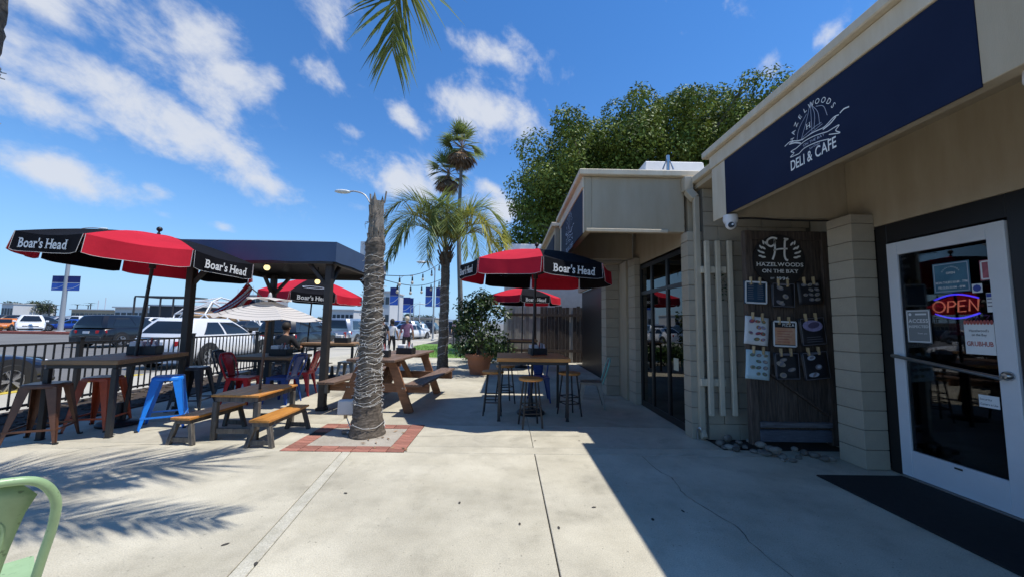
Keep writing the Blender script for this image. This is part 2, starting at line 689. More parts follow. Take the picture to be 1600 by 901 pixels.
xR = G(846, 760).x
S0 = -11.9
slab([(-7, S0), (xl(S0) - 0.10, S0), (xl(yA) - 0.10, yA), (-7, yA)])
slab([(xl(S0) - 0.10, S0), (xl(S0), S0), (xl(yA), yA), (xl(yA) - 0.10, yA)], CONC2, 0.0015)
slab([(xl(S0), S0), (xR, S0), (xR, yA), (xl(yA), yA)])
slab([(xR, S0), (4.1, S0), (4.1, yA), (xR, yA)])
# the brick frame round the wrapped palm is let into the second row
BX0, BX1, BY0, BY1 = G(438, 702).x, G(632, 703).x, yA + .004, 5.62
slab([(-7, yA), (BX0, yA), (BX0, yB), (-7, yB)], CONC, 0.003)
slab([(BX1, yA), (4.1, yA), (4.1, yB), (BX1, yB)], CONC, 0.0045)
slab([(-7, yB), (BX0, yB), (BX0, BY1), (-7, BY1)], gap=0.002)
slab([(BX1, yB), (xR, yB), (xR, BY1), (BX1, BY1)], gap=0.003)
slab([(xR, yB), (2.6, yB), (2.6, BY1), (xR, BY1)], gap=0.003)
rows = [BY1, 7.6, 9.8, 12.0, 14.6]
cols = [-7, -4.6, -2.4, xR, 2.6]
for i in range(len(rows) - 1):
    for j in range(len(cols) - 1):
        slab([(cols[j], rows[i]), (cols[j + 1], rows[i]), (cols[j + 1], rows[i + 1]), (cols[j], rows[i + 1])], gap=0.003)
for i in range(8):
    y = 14.6 + i * 3.1
    slab([(-7, y), (-5.6, y), (-5.6, y + 3.1), (-7, y + 3.1)])
    if i == 0:
        slab([(-5.6, y), (3, y), (3, y + 1.6), (-5.6, y + 1.6)])
# crack across the shaded slab and hairline cracks of the left slab
for pts in ([(1003, 712), (1030, 735), (1052, 748), (1068, 770), (1100, 792), (1150, 822), (1178, 852), (1240, 900)],
            [(0, 737), (40, 722), (110, 706), (160, 697), (250, 693), (330, 690)], [(640, 681), (760, 680), (905, 681)]):
    P = smooth_pts([G(*p) for p in pts], 6)
    P = [Vector((p.x + random.uniform(-.008, .008), p.y + random.uniform(-.008, .008))) for p in P]
    ribbon(MB(), P, [random.uniform(.002, .007) for _ in P], Matrix.Translation((0, 0, 0.0025))).build('crack', JOINT, pav)
# dark gum spots and leaf scraps trodden into the concrete
for px, py in ((812, 818), (928, 792), (836, 688), (1067, 798), (1020, 811), (873, 824), (718, 785), (400, 880), (352, 850), (540, 770), (1160, 660), (905, 688)):
    p = G(px, py)
    mb = MB()
    disc(mb, 0, 0, random.uniform(.012, .026), random.uniform(.007, .012), Matrix.Translation((0, 0, 0.003)), random.random() * 3, 9)
    mb.build('gum_spot', JOINT, pav, (p.x, p.y, 0))

# bricks let into the pavement
BRICK = mat('red_brick', (0.27, 0.115, 0.085), 0.9, var=0.22, vscale=14, bump=0.4, bscale=60, island=0.22)
bm_l = MB().box(-.094, .094, -.0445, .0445, -.06, 0.0).mesh('brick', BRICK)
bm_c = MB().box(-.046, .046, -.098, .098, -.06, 0.0).mesh('brick', BRICK)


def brick(x, y, me):
    inst('brick', me, pav, (x, y, 0.001 + random.uniform(-.002, .003)), random.uniform(-.01, .01), 0.004)


nx = 7
w = (BX1 - BX0) / nx
for k in range(nx):
    for r in range(2):
        if 0 < k < nx - 1 or True:
            brick(BX0 + (k + .5) * w + (0.0 if r == 0 else 0.0), BY0 + 0.05 + r * 0.1, bm_l)
            if k != 2 and not (k == 3):
                brick(BX0 + (k + .5) * w, BY1 - 0.05 - r * 0.1, bm_l)
for s in (0, 1):
    x = BX0 + .1 if s == 0 else BX1 - .1
    for k in range(10):
        y = BY0 + 0.25 + k * 0.0965
        if s == 0 and k in (4, 5):
            continue
        inst('brick', bm_l, pav, (x, y, 0.001 + random.uniform(-.002, .003)), random.uniform(-.01, .01), 0.004)
pm = mat('planting_mortar', (0.42, 0.385, 0.33), 0.95, c2=(0.33, 0.29, 0.24), vscale=3, bump=0.4, bscale=40, speck=0.12)
MB().box(BX0 + .2, BX1 - .2, BY0 + .2, BY1 - .2, -.08, -.004).build('infill', pm, pav)

# street side: sidewalk, kerb, markings, island
tag(MB().box(-9.35, -7.0, -6, 90, ROAD_Z + 0.004, -0.006).build('sidewalk', WALK, bevel=.01), 'pale sidewalk between the fence and the street', None, kind='structure')
kb = MB().box(-9.55, -9.353, -6, 90, ROAD_Z + 0.002, 0.0).build('kerb', KERBM, bevel=.02)
tag(kb, 'kerb along the street, part painted yellow', None, kind='structure')
MB().box(-9.556, -9.351, -6, 10.2, ROAD_Z + 0.05, 0.004).build('yellow_paint', YELLOW, kb)
for i, (y0, y1) in enumerate(((4, 9), (12.5, 17.5), (21, 26), (29.5, 34.5))):
    o = MB().box(-16.3, -16.15, y0, y1, ROAD_Z, ROAD_Z + .004).build('road_marking', LINE)
    tag(o, None, None, kind='structure')
ik = MB().box(-75, -38.5, 35.2, 35.6, ROAD_Z + .001, 0.1).build('kerb_island', REDK, bevel=.03)
tag(ik, 'low red painted kerb on the far side of the street', None, kind='structure')
tag(MB().box(-75, -38.5, 35.6, 36.6, ROAD_Z + .001, 0.06).build('island_pavement', WALK), 'paved island behind the red kerb', None, kind='structure')
LAWN = mat('lawn', (0.09, 0.19, 0.025), 0.95, c2=(0.16, 0.30, 0.05), vscale=3, bump=0.8, bscale=60)
lw = MB().box(-5.6, 3, 16.2, 26, ROAD_Z + .003, 0.02).build('lawn', LAWN, bevel=.02)
tag(lw, 'small bright green lawn behind the picnic table', None, kind='structure')
# blades on the lawn edge facing the patio
mb = MB()
for k in range(5000):
    x, y = random.uniform(-5.5, 1.5), random.uniform(16.25, 24)
    h, a = random.uniform(.03, .08), random.random() * 6.28
    dx, dy = math.cos(a) * .012, math.sin(a) * .012
    mb.add([(x - dx, y - dy, .02), (x + dx, y + dy, .02), (x + random.uniform(-.03, .03), y + random.uniform(-.03, .03), .02 + h)], [(0, 1, 2)])
tag(mb.build('grass', LAWN), 'short grass blades of the small lawn', 'grass', kind='stuff')
# planting strip under the fence
SOIL = mat('bark_soil', (0.05, 0.035, 0.025), 0.95, var=0.4, vscale=9, bump=0.8, bscale=25)
tag(MB().box(-7.45, -6.0, 3.4, 13.5, -0.02, 0.022).build('planting_bed', SOIL, bevel=.01), 'dark soil strip under the black fence', None, kind='structure')
ROCK = mat('river_rock', (0.10, 0.09, 0.08), 0.85, c2=(0.26, 0.235, 0.20), vscale=4, bump=0.2, bscale=30, island=0.35)


def stone_mesh(seed, sx, sy, sz, name='stone', mt=ROCK):
    r = random.Random(seed)
    mb = MB().sphere((0, 0, 0), 1.0, 7)
    ph = [r.random() * 6.28 for _ in range(6)]
    for i, v in enumerate(mb.v):
        k = 1 + .13 * math.sin(2.1 * v[0] + ph[0]) + .12 * math.sin(2.6 * v[1] + ph[1]) + .1 * math.sin(3.1 * v[2] + ph[2])
        mb.v[i] = (v[0] * k * sx, v[1] * k * sy, v[2] * k * sz)
    return mb.mesh(name, mt)


mb = MB()
for k in range(420):
    x, y = random.uniform(-7.4, -6.05), random.uniform(3.5, 13.4)
    s = random.uniform(.02, .07)
    b = len(mb.v)
    mb.sphere((0, 0, 0), 1, 5)
    mb.xf(Matrix.Translation((x, y, .03)) @ Matrix.Rotation(random.random() * 6, 4, 'Z') @ Matrix.Diagonal((s, s * random.uniform(.5, .9), s * .5, 1)), b)
tag(mb.build('gravel', mat('bed_gravel', (0.10, 0.08, 0.065), 0.9, var=0.4, vscale=8, island=0.4)), 'dark pebbles and bark strewn under the fence', 'gravel', kind='stuff')

# ================================================================ the cafe building
bld = thing('cafe_building', 'beige single-storey cafe with navy sign canopies and white-framed glass door', 'building')
XW, XS = 4.0, 2.48          # door wall, face of the near canopy
ZB, ZT = 2.74, 3.52         # underside and top of canopy fascias
YE = 4.52                   # far end of the near canopy


def bpart(mb, name, mt, bevel=0.006):
    return mb.build(name, mt, bld, bevel=bevel)


def canopy(xs, xw, y0, y1, name='canopy_fascia', far_wall=True, near_wall=False):
    bpart(MB().box(xs, xs + .10, y0, y1, ZB, ZT), name, BEIGE)
    if far_wall:
        bpart(MB().box(xs + .10, xw, y1 - .12, y1 - .003, ZB + .004, ZT - .003), name, BEIGE)
    if near_wall:
        bpart(MB().box(xs + .10, xw, y0 + .003, y0 + .12, ZB + .004, ZT - .003), name, BEIGE)
    bpart(MB().box(xs + .10, xw, y0 + .1, y1 - .12, ZT - .12, ZT - .02), 'canopy_ceiling', BEIGE)


# near canopy
canopy(XS, XW + .1, -11.5, YE)  # lengthened unseen behind the camera to block low skylight
cap = bpart(MB().box(XS - .085, 9.0, -11.6, YE + .10, ZT + .002, ZT + .085), 'roof_cap', CREAM, .01)
bpart(MB().box(XS - .03, XS - .002, -11.5, YE + .02, ZT - .16, ZT - .002), 'cap_moulding', CREAM, .006)
bpart(MB().box(XS - .014, XS - .002, 4.24, YE, ZB - .03, ZT - .162), 'fascia_trim', CREAM, .004)
bpart(MB().box(XS - .012, XS - .002, -11.5, 1.88, ZB - .006, ZT - .162), 'fascia_trim', BEIGE, .004)
# recessed bay roof between the canopies
bpart(MB().box(2.56, 4.1, YE + .012, 5.20, 3.33, 3.40), 'soffit', BEIGE)
bpart(MB().box(2.50, 4.1, YE + .11, 5.20, 3.402, 3.49), 'roof_cap', CREAM, .01)
# far canopy
X2S, X2W, Y2 = 1.05, 2.45, 5.22
canopy(X2S, X2W, Y2, 7.6, far_wall=True, near_wall=True)
bpart(MB().box(X2S - .085, 9.0, Y2 - .075, 7.75, ZT + .002, ZT + .085), 'roof_cap', CREAM, .01)
bpart(MB().box(X2S - .03, X2S - .002, Y2, 7.62, ZT - .16, ZT - .002), 'cap_moulding', CREAM)
bpart(MB().box(X2S - .014, X2S - .002, Y2, Y2 + .07, ZB - .02, ZT - .162), 'fascia_trim', CREAM, .004)
bpart(MB().box(X2S - .014, X2S - .002, 7.45, 7.6, ZB - .02, ZT - .162), 'fascia_trim', CREAM, .004)
bpart(MB().box(X2S + .02, X2W - .25, Y2 - .028, Y2 - .002, ZB - .012, ZB + .035), 'drip_ledge', CREAM, .006)
# third canopy further down the row
X3S = 0.98
canopy(X3S, 2.45, 8.0, 10.9, near_wall=True)
bpart(MB().box(X3S - .085, 9.0, 7.93, 11.0, ZT - .02, ZT + .065), 'roof_cap', CREAM, .01)
# walls
XI = XW + 2.4
bpart(MB().box(XW, XW + .12, -11.6, 4.4, 2.56, ZT - .004), 'wall', BEIGE)  # unseen run behind the camera, extended with the canopy to cut skylight
bpart(MB().box(XW + .02, XW + .12, -11.6, 2.2, 0, 2.556), 'wall', DARKBR)
bpart(MB().box(2.62, 4.3, 5.09, 5.2, 0, 3.328), 'wall', MORTAR, 0)
bpart(MB().box(4.1, 4.2, 4.42, 5.08, 0, 3.328), 'wall', BEIGE, 0)
bpart(MB().box(X2W + .05, X2W + .16, 5.22, 13.6, 2.57, ZT - .005), 'wall', BEIGE, 0)
bpart(MB().box(2.47, 9.0, 5.3, 14, 3.30, 3.39), 'roof_slab', ROOFW, 0)
# block work: every course is a block
bw = MB().box(0, .395, -.02, .0, 0, .196).mesh('block', BLOCKM)
for r in range(17):
    x, z = 2.63, r * .2
    off = -.2 if r % 2 else 0
    for k in range(5):
        xa = max(2.63, 2.63 + off + k * .4)
        xb = min(4.08, 2.63 + off + (k + 1) * .4)
        if xb - xa > .1 and z < 3.3:
            MB().box(xa + .003, xb - .003, 5.068, 5.088, z + .003, min(3.32, z + .197)).build('block', BLOCKM, bld, bevel=.004)


def pier(x0, x1, y0, y1, z1, name='block_pier'):
    p = MB().box(x0 + .012, x1 - .012, y0 + .012, y1 - .012, 0, z1).build(name, MORTAR, bld)
    me = MB().box(0, x1 - x0, 0, y1 - y0, .003, .196).mesh('block', BLOCKM)
    k = 0
    while k * .2 < z1 - .05:
        if (k + 1) * .2 <= z1 + .01:
            inst('block', me, p, (x0, y0, k * .2), 0, .004)
        else:
            MB().box(x0, x1, y0, y1, k * .2 + .003, z1).build('block', BLOCKM, p, bevel=.004)
        k += 1
    return p


pier(3.74, 4.0 - .004, 4.08, 4.40, 2.70)
pier(2.42, 2.62, 5.10, 5.30, 2.74 - .01)
pier(2.40, 2.62, 7.22, 7.62, 2.74 - .01)
pier(2.08, 2.36, 8.12, 8.5, 2.74 - .01)
bpart(MB().box(2.36, 2.62, 7.64, 8.48, 0, 2.735), 'wall', BEIGE)
# down pipe at the corner
PIPE = mat('pipe_paint', (0.46, 0.40, 0.30), 0.6, var=0.05)
mb = MB()
mb.box(2.40, 2.52, 5.085, 5.20, 3.30, 3.50)
mb.bar((2.46, 5.14, 3.31), (2.53, 5.08, 3.18), .10, .10, (0, 1, 0))
mb.box(2.50, 2.57, 5.035, 5.096, .10, 3.20)
mb.bar((2.53, 5.06, .12), (2.53, 5.0, .04), .08, .06, (1, 0, 0))
bpart(mb, 'down_pipe', PIPE, .006)
# gas stub at the foot of the pier
mb = MB().tube(smooth_pts([(2.47, 5.06, 0), (2.47, 5.06, .12), (2.49, 5.03, .16), (2.51, 5.02, .1)], 4), .012, 6)
bpart(mb, 'pipe_stub', STEEL, 0)

# storefront of the far canopy bay
sf = bpart(MB().box(2.50, 2.54, 5.31, 7.22, 2.50, 2.60).box(2.50, 2.54, 5.31, 7.22, 0, .10), 'storefront', DARKBR, 0)
for y in (5.31, 5.95, 6.60, 7.14):
    MB().box(2.495, 2.55, y, y + .07, .1, 2.5).build('mullion', DARKBR, sf)
MB().box(2.497, 2.548, 5.38, 7.14, 2.02, 2.08).build('transom', DARKBR, sf)
for a, b in ((5.38, 5.95), (6.02, 6.60), (6.67, 7.14)):
    MB().box(2.515, 2.523, a, b, .1, 2.02).build('pane', DARKGLASS, sf)
    MB().box(2.515, 2.523, a, b, 2.08, 2.5).build('pane', DARKGLASS, sf)
MB().box(2.508, 2.512, 5.66, 5.82, .80, .98).build('notice', mat('notice_paper', (.55, .54, .42), .8), sf)
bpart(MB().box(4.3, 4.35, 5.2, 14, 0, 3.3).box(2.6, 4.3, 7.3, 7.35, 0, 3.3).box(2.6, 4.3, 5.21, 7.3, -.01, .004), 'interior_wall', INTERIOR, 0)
bpart(MB().box(2.62, 2.70, 8.5, 13.5, 0, 2.57), 'wall', DARKBR, 0)

# door bay: black surround, interior room, glass door
df = bpart(MB().box(XW, XW + .10, 3.955, 4.08, 0, 2.555).box(XW, XW + .10, 2.2, 2.98, 0, 2.555).box(XW, XW + .10, 2.98, 3.955, 2.36, 2.555), 'door_surround', DARKBR, .004)
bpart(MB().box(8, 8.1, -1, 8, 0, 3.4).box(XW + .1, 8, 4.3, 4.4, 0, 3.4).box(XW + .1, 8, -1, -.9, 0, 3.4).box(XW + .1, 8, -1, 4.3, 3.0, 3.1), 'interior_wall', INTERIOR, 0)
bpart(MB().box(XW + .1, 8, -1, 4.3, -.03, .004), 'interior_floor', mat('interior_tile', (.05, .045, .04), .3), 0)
DY0, DY1, DZ = 2.985, 3.95, 2.34
door = bpart(MB().box(XW - .02, XW + .03, DY1 - .105, DY1, .02, DZ).box(XW - .02, XW + .03, DY0, DY0 + .125, .02, DZ)
             .box(XW - .0195, XW + .0295, DY0 + .125, DY1 - .105, DZ - .13, DZ).box(XW - .0195, XW + .0295, DY0 + .125, DY1 - .105, .02, .275), 'glass_door', ALU, .004)
MB().box(XW + .0, XW + .008, DY0 + .125, DY1 - .105, .275, DZ - .13).build('pane', GLASS, door)
mb = MB().tube([(XW - .09, DY1 - .05, 1.19), (XW - .09, DY0 + .06, 1.08)], .017, 8)
mb.tube([(XW - .09, DY1 - .05, 1.19), (XW - .015, DY1 - .05, 1.19)], .014, 8)
mb.tube([(XW - .09, DY0 + .09, 1.083), (XW - .015, DY0 + .09, 1.083)], .014, 8)
mb.build('push_bar', STEEL, door)
MB().lathe([(.001, 0), (.035, .0), (.035, .03), (.02, .045), (.001, .045)], 14, (0, 0, 0), 0, 'x').xf(Matrix.Translation((XW - .022, DY0 + .055, 1.10)) @ Matrix.Rotation(math.pi, 4, 'Z')).build('lock', STEEL, door)
MB().box(XW - .026, XW - .021, 3.42, 3.48, .235, .25).build('vent', DARKBR, door)
bpart(MB().box(XW - .05, XW + .10, 2.98, 3.955, -.01, .016), 'threshold', STEEL, .004)
for k in range(4):
    ya, yb = 2.14 - (k + 1) * 1.5, 2.14 - k * 1.5
    w_ = bpart(MB().box(XW - .015, XW + .018, ya, ya + .06, .12, 2.45).box(XW - .0149, XW + .018, ya + .06, yb, .12, .2).box(XW - .0148, XW + .018, ya + .06, yb, 2.37, 2.45), 'window_frame', DARKBR, .003)
    MB().box(XW - .004, XW + .002, ya + .06, yb, .2, 2.37).build('pane', DARKGLASS, w_)
# counter and shelves dimly seen through the door
bpart(MB().box(5.7, 6.2, 2.4, 4.1, 0.01, 1.05).box(5.6, 6.3, 2.3, 4.1, 1.05, 1.10), 'counter', mat('counter_wood', (.06, .035, .02), .5), .01)
# roof things
bpart(MB().add([(2.45, 7.0, 3.62), (3.85, 7.0, 3.62), (3.85, 8.6, 3.62), (2.45, 8.6, 3.62), (2.62, 7.15, 4.62), (3.75, 7.15, 4.62), (3.75, 8.5, 4.62), (2.62, 8.5, 4.62)], BOXF), 'roof_curb', ROOFW, .02)
mb = MB().tube([(2.95, 6.9, 3.6), (2.95, 6.9, 4.62)], .03, 6).tube([(2.85, 6.9, 4.35), (2.95, 6.9, 4.6), (3.05, 6.9, 4.35)], .015, 5)
bpart(mb, 'roof_vent', STEEL, 0)
bpart(MB().box(-.05, 1.6, 16.5, 19, 3.4, 4.9), 'roof_parapet', ROOFW, .02)
bpart(MB().box(-.15, 3.0, 15.3, 22, .02, 3.4), 'end_wall', mat('pale_wall', (.48, .47, .45), .9, var=.06), 0)

# navy sign panel with the cafe's logo
sg = MB().box(XS - .016, XS - .003, 1.88, 4.24, ZB - .02, ZT - .165).build('sign_panel', NAVY, bld, bevel=.003)
XF = XS - .019


def sail_logo(M, s, mbw, mbg, small=True):
    """round sailboat emblem, unit about 1 across"""
    arc_write(mbw, 'HAZELWOODS', .135 * s, M, .47 * s, R(172), R(26), .004)
    P = lambda pts: [(x * s, y * s) for x, y in pts]
    # mast and sails
    for pts in ([(-.02, .0), (-.02, .58)], [(-.02, .58), (-.12, .3), (-.28, -.02)], [(-.02, .55), (.06, .3), (.03, .02)], [(.0, .5), (.13, .3), (.16, .04)],
                [(.1, .42), (.26, .33), (.33, .12)], [(-.12, .4), (-.33, .2), (-.40, -.05)], [(-.25, .0), (.0, .05), (.2, .06)], [(-.27, -.05), (.0, -.01), (.22, .02)]):
        ribbon(mbg, [p.to_tuple() for p in smooth_pts([Vector(q) for q in P(pts)], 6)], .010 * s, M)
    write(mbw, 'H', .15 * s, M @ Matrix.Translation((-.1 * s, .1 * s, 0)), .01, serif=True)
    # waves and ribbon
    for pts, w in (([(-.72, -.12), (-.55, -.05), (-.3, -.08), (0, .0), (.25, .04), (.45, .16), (.56, .18)], .018), ([(-.60, -.1), (-.45, -.1), (-.3, -.14)], .022),
                   ([(.22, .0), (.38, .07), (.5, .16)], .024), ([(.58, .2), (.66, .25), (.76, .26)], .022),
                   ([(-.42, -.22), (-.2, -.12), (.05, -.07), (.32, -.06)], .016), ([(-.36, -.34), (-.2, -.25), (.1, -.2), (.34, -.2)], .016),
                   ([(-.42, -.22), (-.56, -.26), (-.48, -.30), (-.58, -.37), (-.36, -.34)], .016), ([(.32, -.06), (.55, .0), (.48, -.08), (.56, -.14), (.34, -.12)], .016)):
        ribbon(mbw, [p.to_tuple() for p in smooth_pts([Vector(q) for q in P([(x, y - .27 * x - .03) for x, y in pts])], 6)], w * s, M)
    write(mbg, 'ON THE BAY', .07 * s, M @ Matrix.Translation((0, -.20 * s, 0)) @ Matrix.Rotation(R(-3), 4, 'Z'), .0, width=.5 * s)
    write(mbg, 'San Diego', .06 * s, M @ Matrix.Translation((.02 * s, -.31 * s, 0)), 0)


p0, p1 = at_x(1236, 266, XF), at_x(1307, 231, XF)
lw_ = abs(p1.y - p0.y)
cy = (p0.y + p1.y) / 2
zt = (p0.z + p1.z) / 2
wm, gm = MB(), MB()
write(wm, 'DELI & CAFE', .125, frame_m((XF, cy, zt), (0, -1, 0), (0, 0, 1)), .012, width=lw_)
pc = at_x(1270, 205, XF)
sail_logo(frame_m((XF, pc.y, pc.z), (0, -1, 0), (0, 0, 1)), .44, wm, gm)
wm.build('lettering', WHITEP, sg)
gm.build('emblem', GREYP, sg)
sg2 = MB().box(X2S - .016, X2S - .003, 5.30, 7.44, ZB - .02, ZT - .165).build('sign_panel', NAVY, bld, bevel=.003)
wm, gm = MB(), MB()
M2 = frame_m((X2S - .019, 6.45, 3.03), (0, -1, 0), (0, 0, 1))
sail_logo(M2, .62, wm, gm)
write(wm, 'DELI & CAFE', .125, M2 @ Matrix.Translation((0, -.33, 0)), .012, width=.7)
wm.build('lettering', GREYP, sg2)
gm.build('emblem', GREYP, sg2)
sg3 = MB().box(X3S - .016, X3S - .003, 8.1, 10.8, ZB - .02, ZT - .165).build('sign_panel', NAVY, bld, bevel=.003)
# wire along the underside of the canopy
pts = smooth_pts([(XS + .1, YE - .14, ZB - .03), (XS + .4, YE - .14, ZB - .02), (XS + .8, YE - .14, ZB - .035), (XW, YE - .14, ZB - .03)], 6)
bpart(MB().tube(pts, .012, 6), 'conduit', DARKBR, 0)

# ================================================================ things on and by the wall
# rack of three tall cream poles
CREAMP = mat('cream_pole', (0.58, 0.51, 0.39), 0.55, var=0.07, vscale=9)
YR = 5.0
rk = thing('pole_rack', 'three tall cream poles on two cross rails, hung on the block wall', 'rack', (0, 0, 0))
for px in (1102, 1118.5, 1137):
    a, b = at_y(px, 377, YR), at_y(px, 648, YR)
    MB().box(a.x - .03, a.x + .03, YR - .05, YR - .004, b.z, a.z).build('pole', CREAMP, rk, bevel=.006)
for py in (421, 597):
    a, b = at_y(1096, py, YR), at_y(1135, py, YR)
    MB().box(a.x, b.x, YR - .001, YR + .064, a.z - .045, a.z + .045).build('cross_rail', CREAMP, rk, bevel=.005)
mb = MB()
for k in range(60):
    c = at_y(1128 + random.gauss(0, 4), 425 + random.random() * 45, YR + .02)
    d = Vector((random.uniform(-1, 1), random.uniform(-.6, .1), random.uniform(-1, .3))).normalized() * .05
    s = d.orthogonal().normalized() * .012
    mb.add([c, c + d * .5 + s, c + d, c + d * .5 - s], [(0, 1, 2, 3)])
tag(mb.build('ivy_sprig', mat('ivy_green', (.05, .09, .03), .7, island=.3)), 'sprig of ivy caught behind the cream poles', 'plant')

# reclaimed wooden board
WOODD = mat('old_dark_wood', (0.035, 0.024, 0.019), 0.75, c2=(0.10, 0.075, 0.06), vscale=5, grain=(9, 9, .8), bump=.35, bscale=40, island=.2)
WOODG = mat('bare_grey_wood', (0.17, 0.17, 0.19), 0.8, c2=(0.09, 0.08, 0.08), vscale=6, grain=(1, 9, 9), bump=.3, bscale=40)
YB = 4.70
bl, br_ = at_y(1166, 500, YB).x, at_y(1300, 500, YB).x
bt, bb = at_y(1230, 362, YB).z, .06
bd = thing('wooden_board', 'tall weathered dark wooden barn door board against the block wall', 'board', ((bl + br_) / 2, YB, 0))
hw = (br_ - bl) / 2
n = 7
for k in range(n):
    x0 = -hw + .09 + k * (2 * hw - .18) / n
    MB().box(x0 + .002, x0 + (2 * hw - .18) / n - .002, random.uniform(.0, .006), .04, bb + .14, bt - .1).build('plank', WOODD, bd, bevel=.003)
for s in (-1, 1):
    MB().box(*sorted((s * hw, s * (hw - .10))), -.03, .05, bb, bt).build('stile', WOODD, bd, bevel=.006)
MB().box(-hw + .1, hw - .1, -.026, .045, bt - .11, bt).build('rail', WOODD, bd, bevel=.006)
MB().box(-hw + .1, hw - .1, -.024, .045, 1.0, 1.1).build('rail', WOODD, bd, bevel=.006)
MB().bar((-hw + .13, -.012, .98), (hw - .14, -.012, .42), .026, .09, (0, 1, 0)).build('brace', WOODD, bd, bevel=.004)
MB().box(-hw + .1, hw - .1, -.05, .03, .27, .33).build('ledge', WOODG, bd, bevel=.006)
MB().box(-hw + .1, hw - .1, -.03, .04, .10, .24).build('kick_board', mat('bluish_wood', (.09, .10, .13), .6, var=.3, vscale=8, grain=(1, 8, 8)), bd, bevel=.006)
for z in (1.96, 1.36, 1.02 + .0):
    pass
# wires that the menus hang from
YP = YB - .045
PINW = mat('clothespin_wood', (.45, .33, .18), .8, var=.2, vscale=20)
PAPW = mat('paper_white', (.72, .73, .74), .7, var=.05, vscale=3)
PAPB = mat('paper_black', (.02, .02, .026), .45, var=.3, vscale=3)
PAPN = mat('paper_navy', (.02, .06, .11), .5, var=.2, vscale=2)
PAPC = mat('paper_cyan', (.50, .66, .72), .6, var=.1, vscale=3)
PAPO = mat('paper_orange', (.55, .25, .13), .6, c2=(.62, .40, .28), vscale=9)
INKG = mat('ink_grey', (.20, .20, .24), .6)
PK = [mat('print_%s' % nm, c, .6, var=.25, vscale=20) for nm, c in (('plum', (.25, .10, .19)), ('red', (.40, .09, .08)), ('green', (.14, .20, .12)), ('orange', (.42, .22, .10)),
                                                                   ('violet', (.30, .27, .46)), ('cream', (.36, .32, .27)))]


def poster(label, px, py, w_px, h_px, tilt, paper, draw, lean=.0):
    c = at_y(px, py, YP)
    sc = YP / F_PX
    w, h = w_px * sc * .99, h_px * sc * .99
    o = thing('menu_poster', label, 'poster', (c.x, YP, c.z), 0, 'menus pegged to the wooden board')
    o.rotation_euler = (0, R(tilt), 0)
    mb = MB()
    rows_ = []
    for i in range(7):
        t = i / 6
        rows_.append([(-w / 2 + w * j / 6, -.004 - .02 * math.sin(math.pi * t) * (.4 + lean) - .012 * t * t * (1 if lean >= 0 else -1), h / 2 - h * t) for j in range(7)])
    mb.grid(rows_)
    s = mb.build('sheet', paper, o)
    sol = s.modifiers.new('paper', 'SOLIDIFY')
    sol.thickness = .0015
    M = frame_m((0, -.030, 0), (1, 0, 0), (0, 0, 1))
    draw(o, M, w, h)
    for k in (-1, 1):
        MB().box(k * w * .2 - .009, k * w * .2 + .009, -.033, .006, h / 2 - .045, h / 2 + .05).build('clothespin', PINW, o, bevel=.003)
    return o


def border(o, M, w, h, mt, t=.008):
    mb = MB()
    for a, b in (((-w / 2 + .012, -h / 2 + .012), (w / 2 - .012, -h / 2 + .012)), ((w / 2 - .012, -h / 2 + .012), (w / 2 - .012, h / 2 - .012)),
                 ((w / 2 - .012, h / 2 - .012), (-w / 2 + .012, h / 2 - .012)), ((-w / 2 + .012, h / 2 - .012), (-w / 2 + .012, -h / 2 + .012))):
        ribbon(mb, [a, b], t, M)
    mb.build('printed_border', mt, o)


def lines(o, M, x0, x1, ys, mt, t=.008):
    mb = MB()
    for y in ys:
        ribbon(mb, [(x0, y), (x0 + (x1 - x0) * random.uniform(.7, 1), y)], t, M)
    mb.build('printed_lines', mt, o)


def dishes(o, M, spots, mts):
    for i, (x, y, rx, ry) in enumerate(spots):
        mb = MB()
        disc(mb, x, y, rx, ry, M, random.uniform(-.4, .4), 16)
        disc(mb, x + rx * .1, y + ry * .1, rx * .6, ry * .55, M @ Matrix.Translation((0, 0, .002)), random.random(), 12, 1)
        mb.build('printed_dish', [mts[i % len(mts)], mts[(i + 1) % len(mts)]], o)


def d_navy(o, M, w, h):
    border(o, M, w, h, PAPW, .02)
    for x in (-w * .36, w * .06):
        lines(o, M, x, x + w * .3, [h * (.36 - .09 * i) for i in range(8)], INKG, .006)


def d_plates(n, dark=True, mts=None):
    def f(o, M, w, h):
        r = random.Random(n)
        spots = [(w * r.uniform(-.3, .3), h * (.28 - .56 * i / max(1, n - 1)) + r.uniform(-.02, .02), w * r.uniform(.13, .2), h * r.uniform(.06, .1)) for i in range(n)]
        dishes(o, M, spots, mts or [INKG, PK[5]])
        lines(o, M, -w * .3, w * .3, [h * .42], INKG, .012)
        border(o, M, w, h, INKG if dark else PAPW, .005)
    return f


def d_many(mts):
    def f(o, M, w, h):
        spots = []
        for i in range(4):
            for x in (-.26, .02, .27)[(i % 2):]:
                spots.append((w * x + random.uniform(-.01, .01), h * (.33 - .21 * i), w * random.uniform(.09, .13), h * random.uniform(.05, .075)))
        dishes(o, M, spots, mts)
    return f


def d_pizza(o, M, w, h):
    mb = MB()
    a = M @ Vector((-w * .42, -h * .4, 0)), M @ Vector((w * .42, -h * .4, 0)), M @ Vector((w * .42, h * .24, 0)), M @ Vector((-w * .42, h * .24, 0))
    mb.add(a, [(0, 1, 2, 3)])
    mb.build('printed_panel', PAPO, o)
    M3 = M @ Matrix.Translation((0, 0, .002))
    mb = MB()
    write(mb, 'PIZZA', .05, M3 @ Matrix.Translation((w * .14, h * .29, 0)), .02, width=w * .5)
    mb.build('lettering', PAPW, o)
    lines(o, M3, -w * .33, w * .33, [h * (.1 - .1 * i) for i in range(5)], PK[1], .006)
    border(o, M, w, h, PAPW, .02)


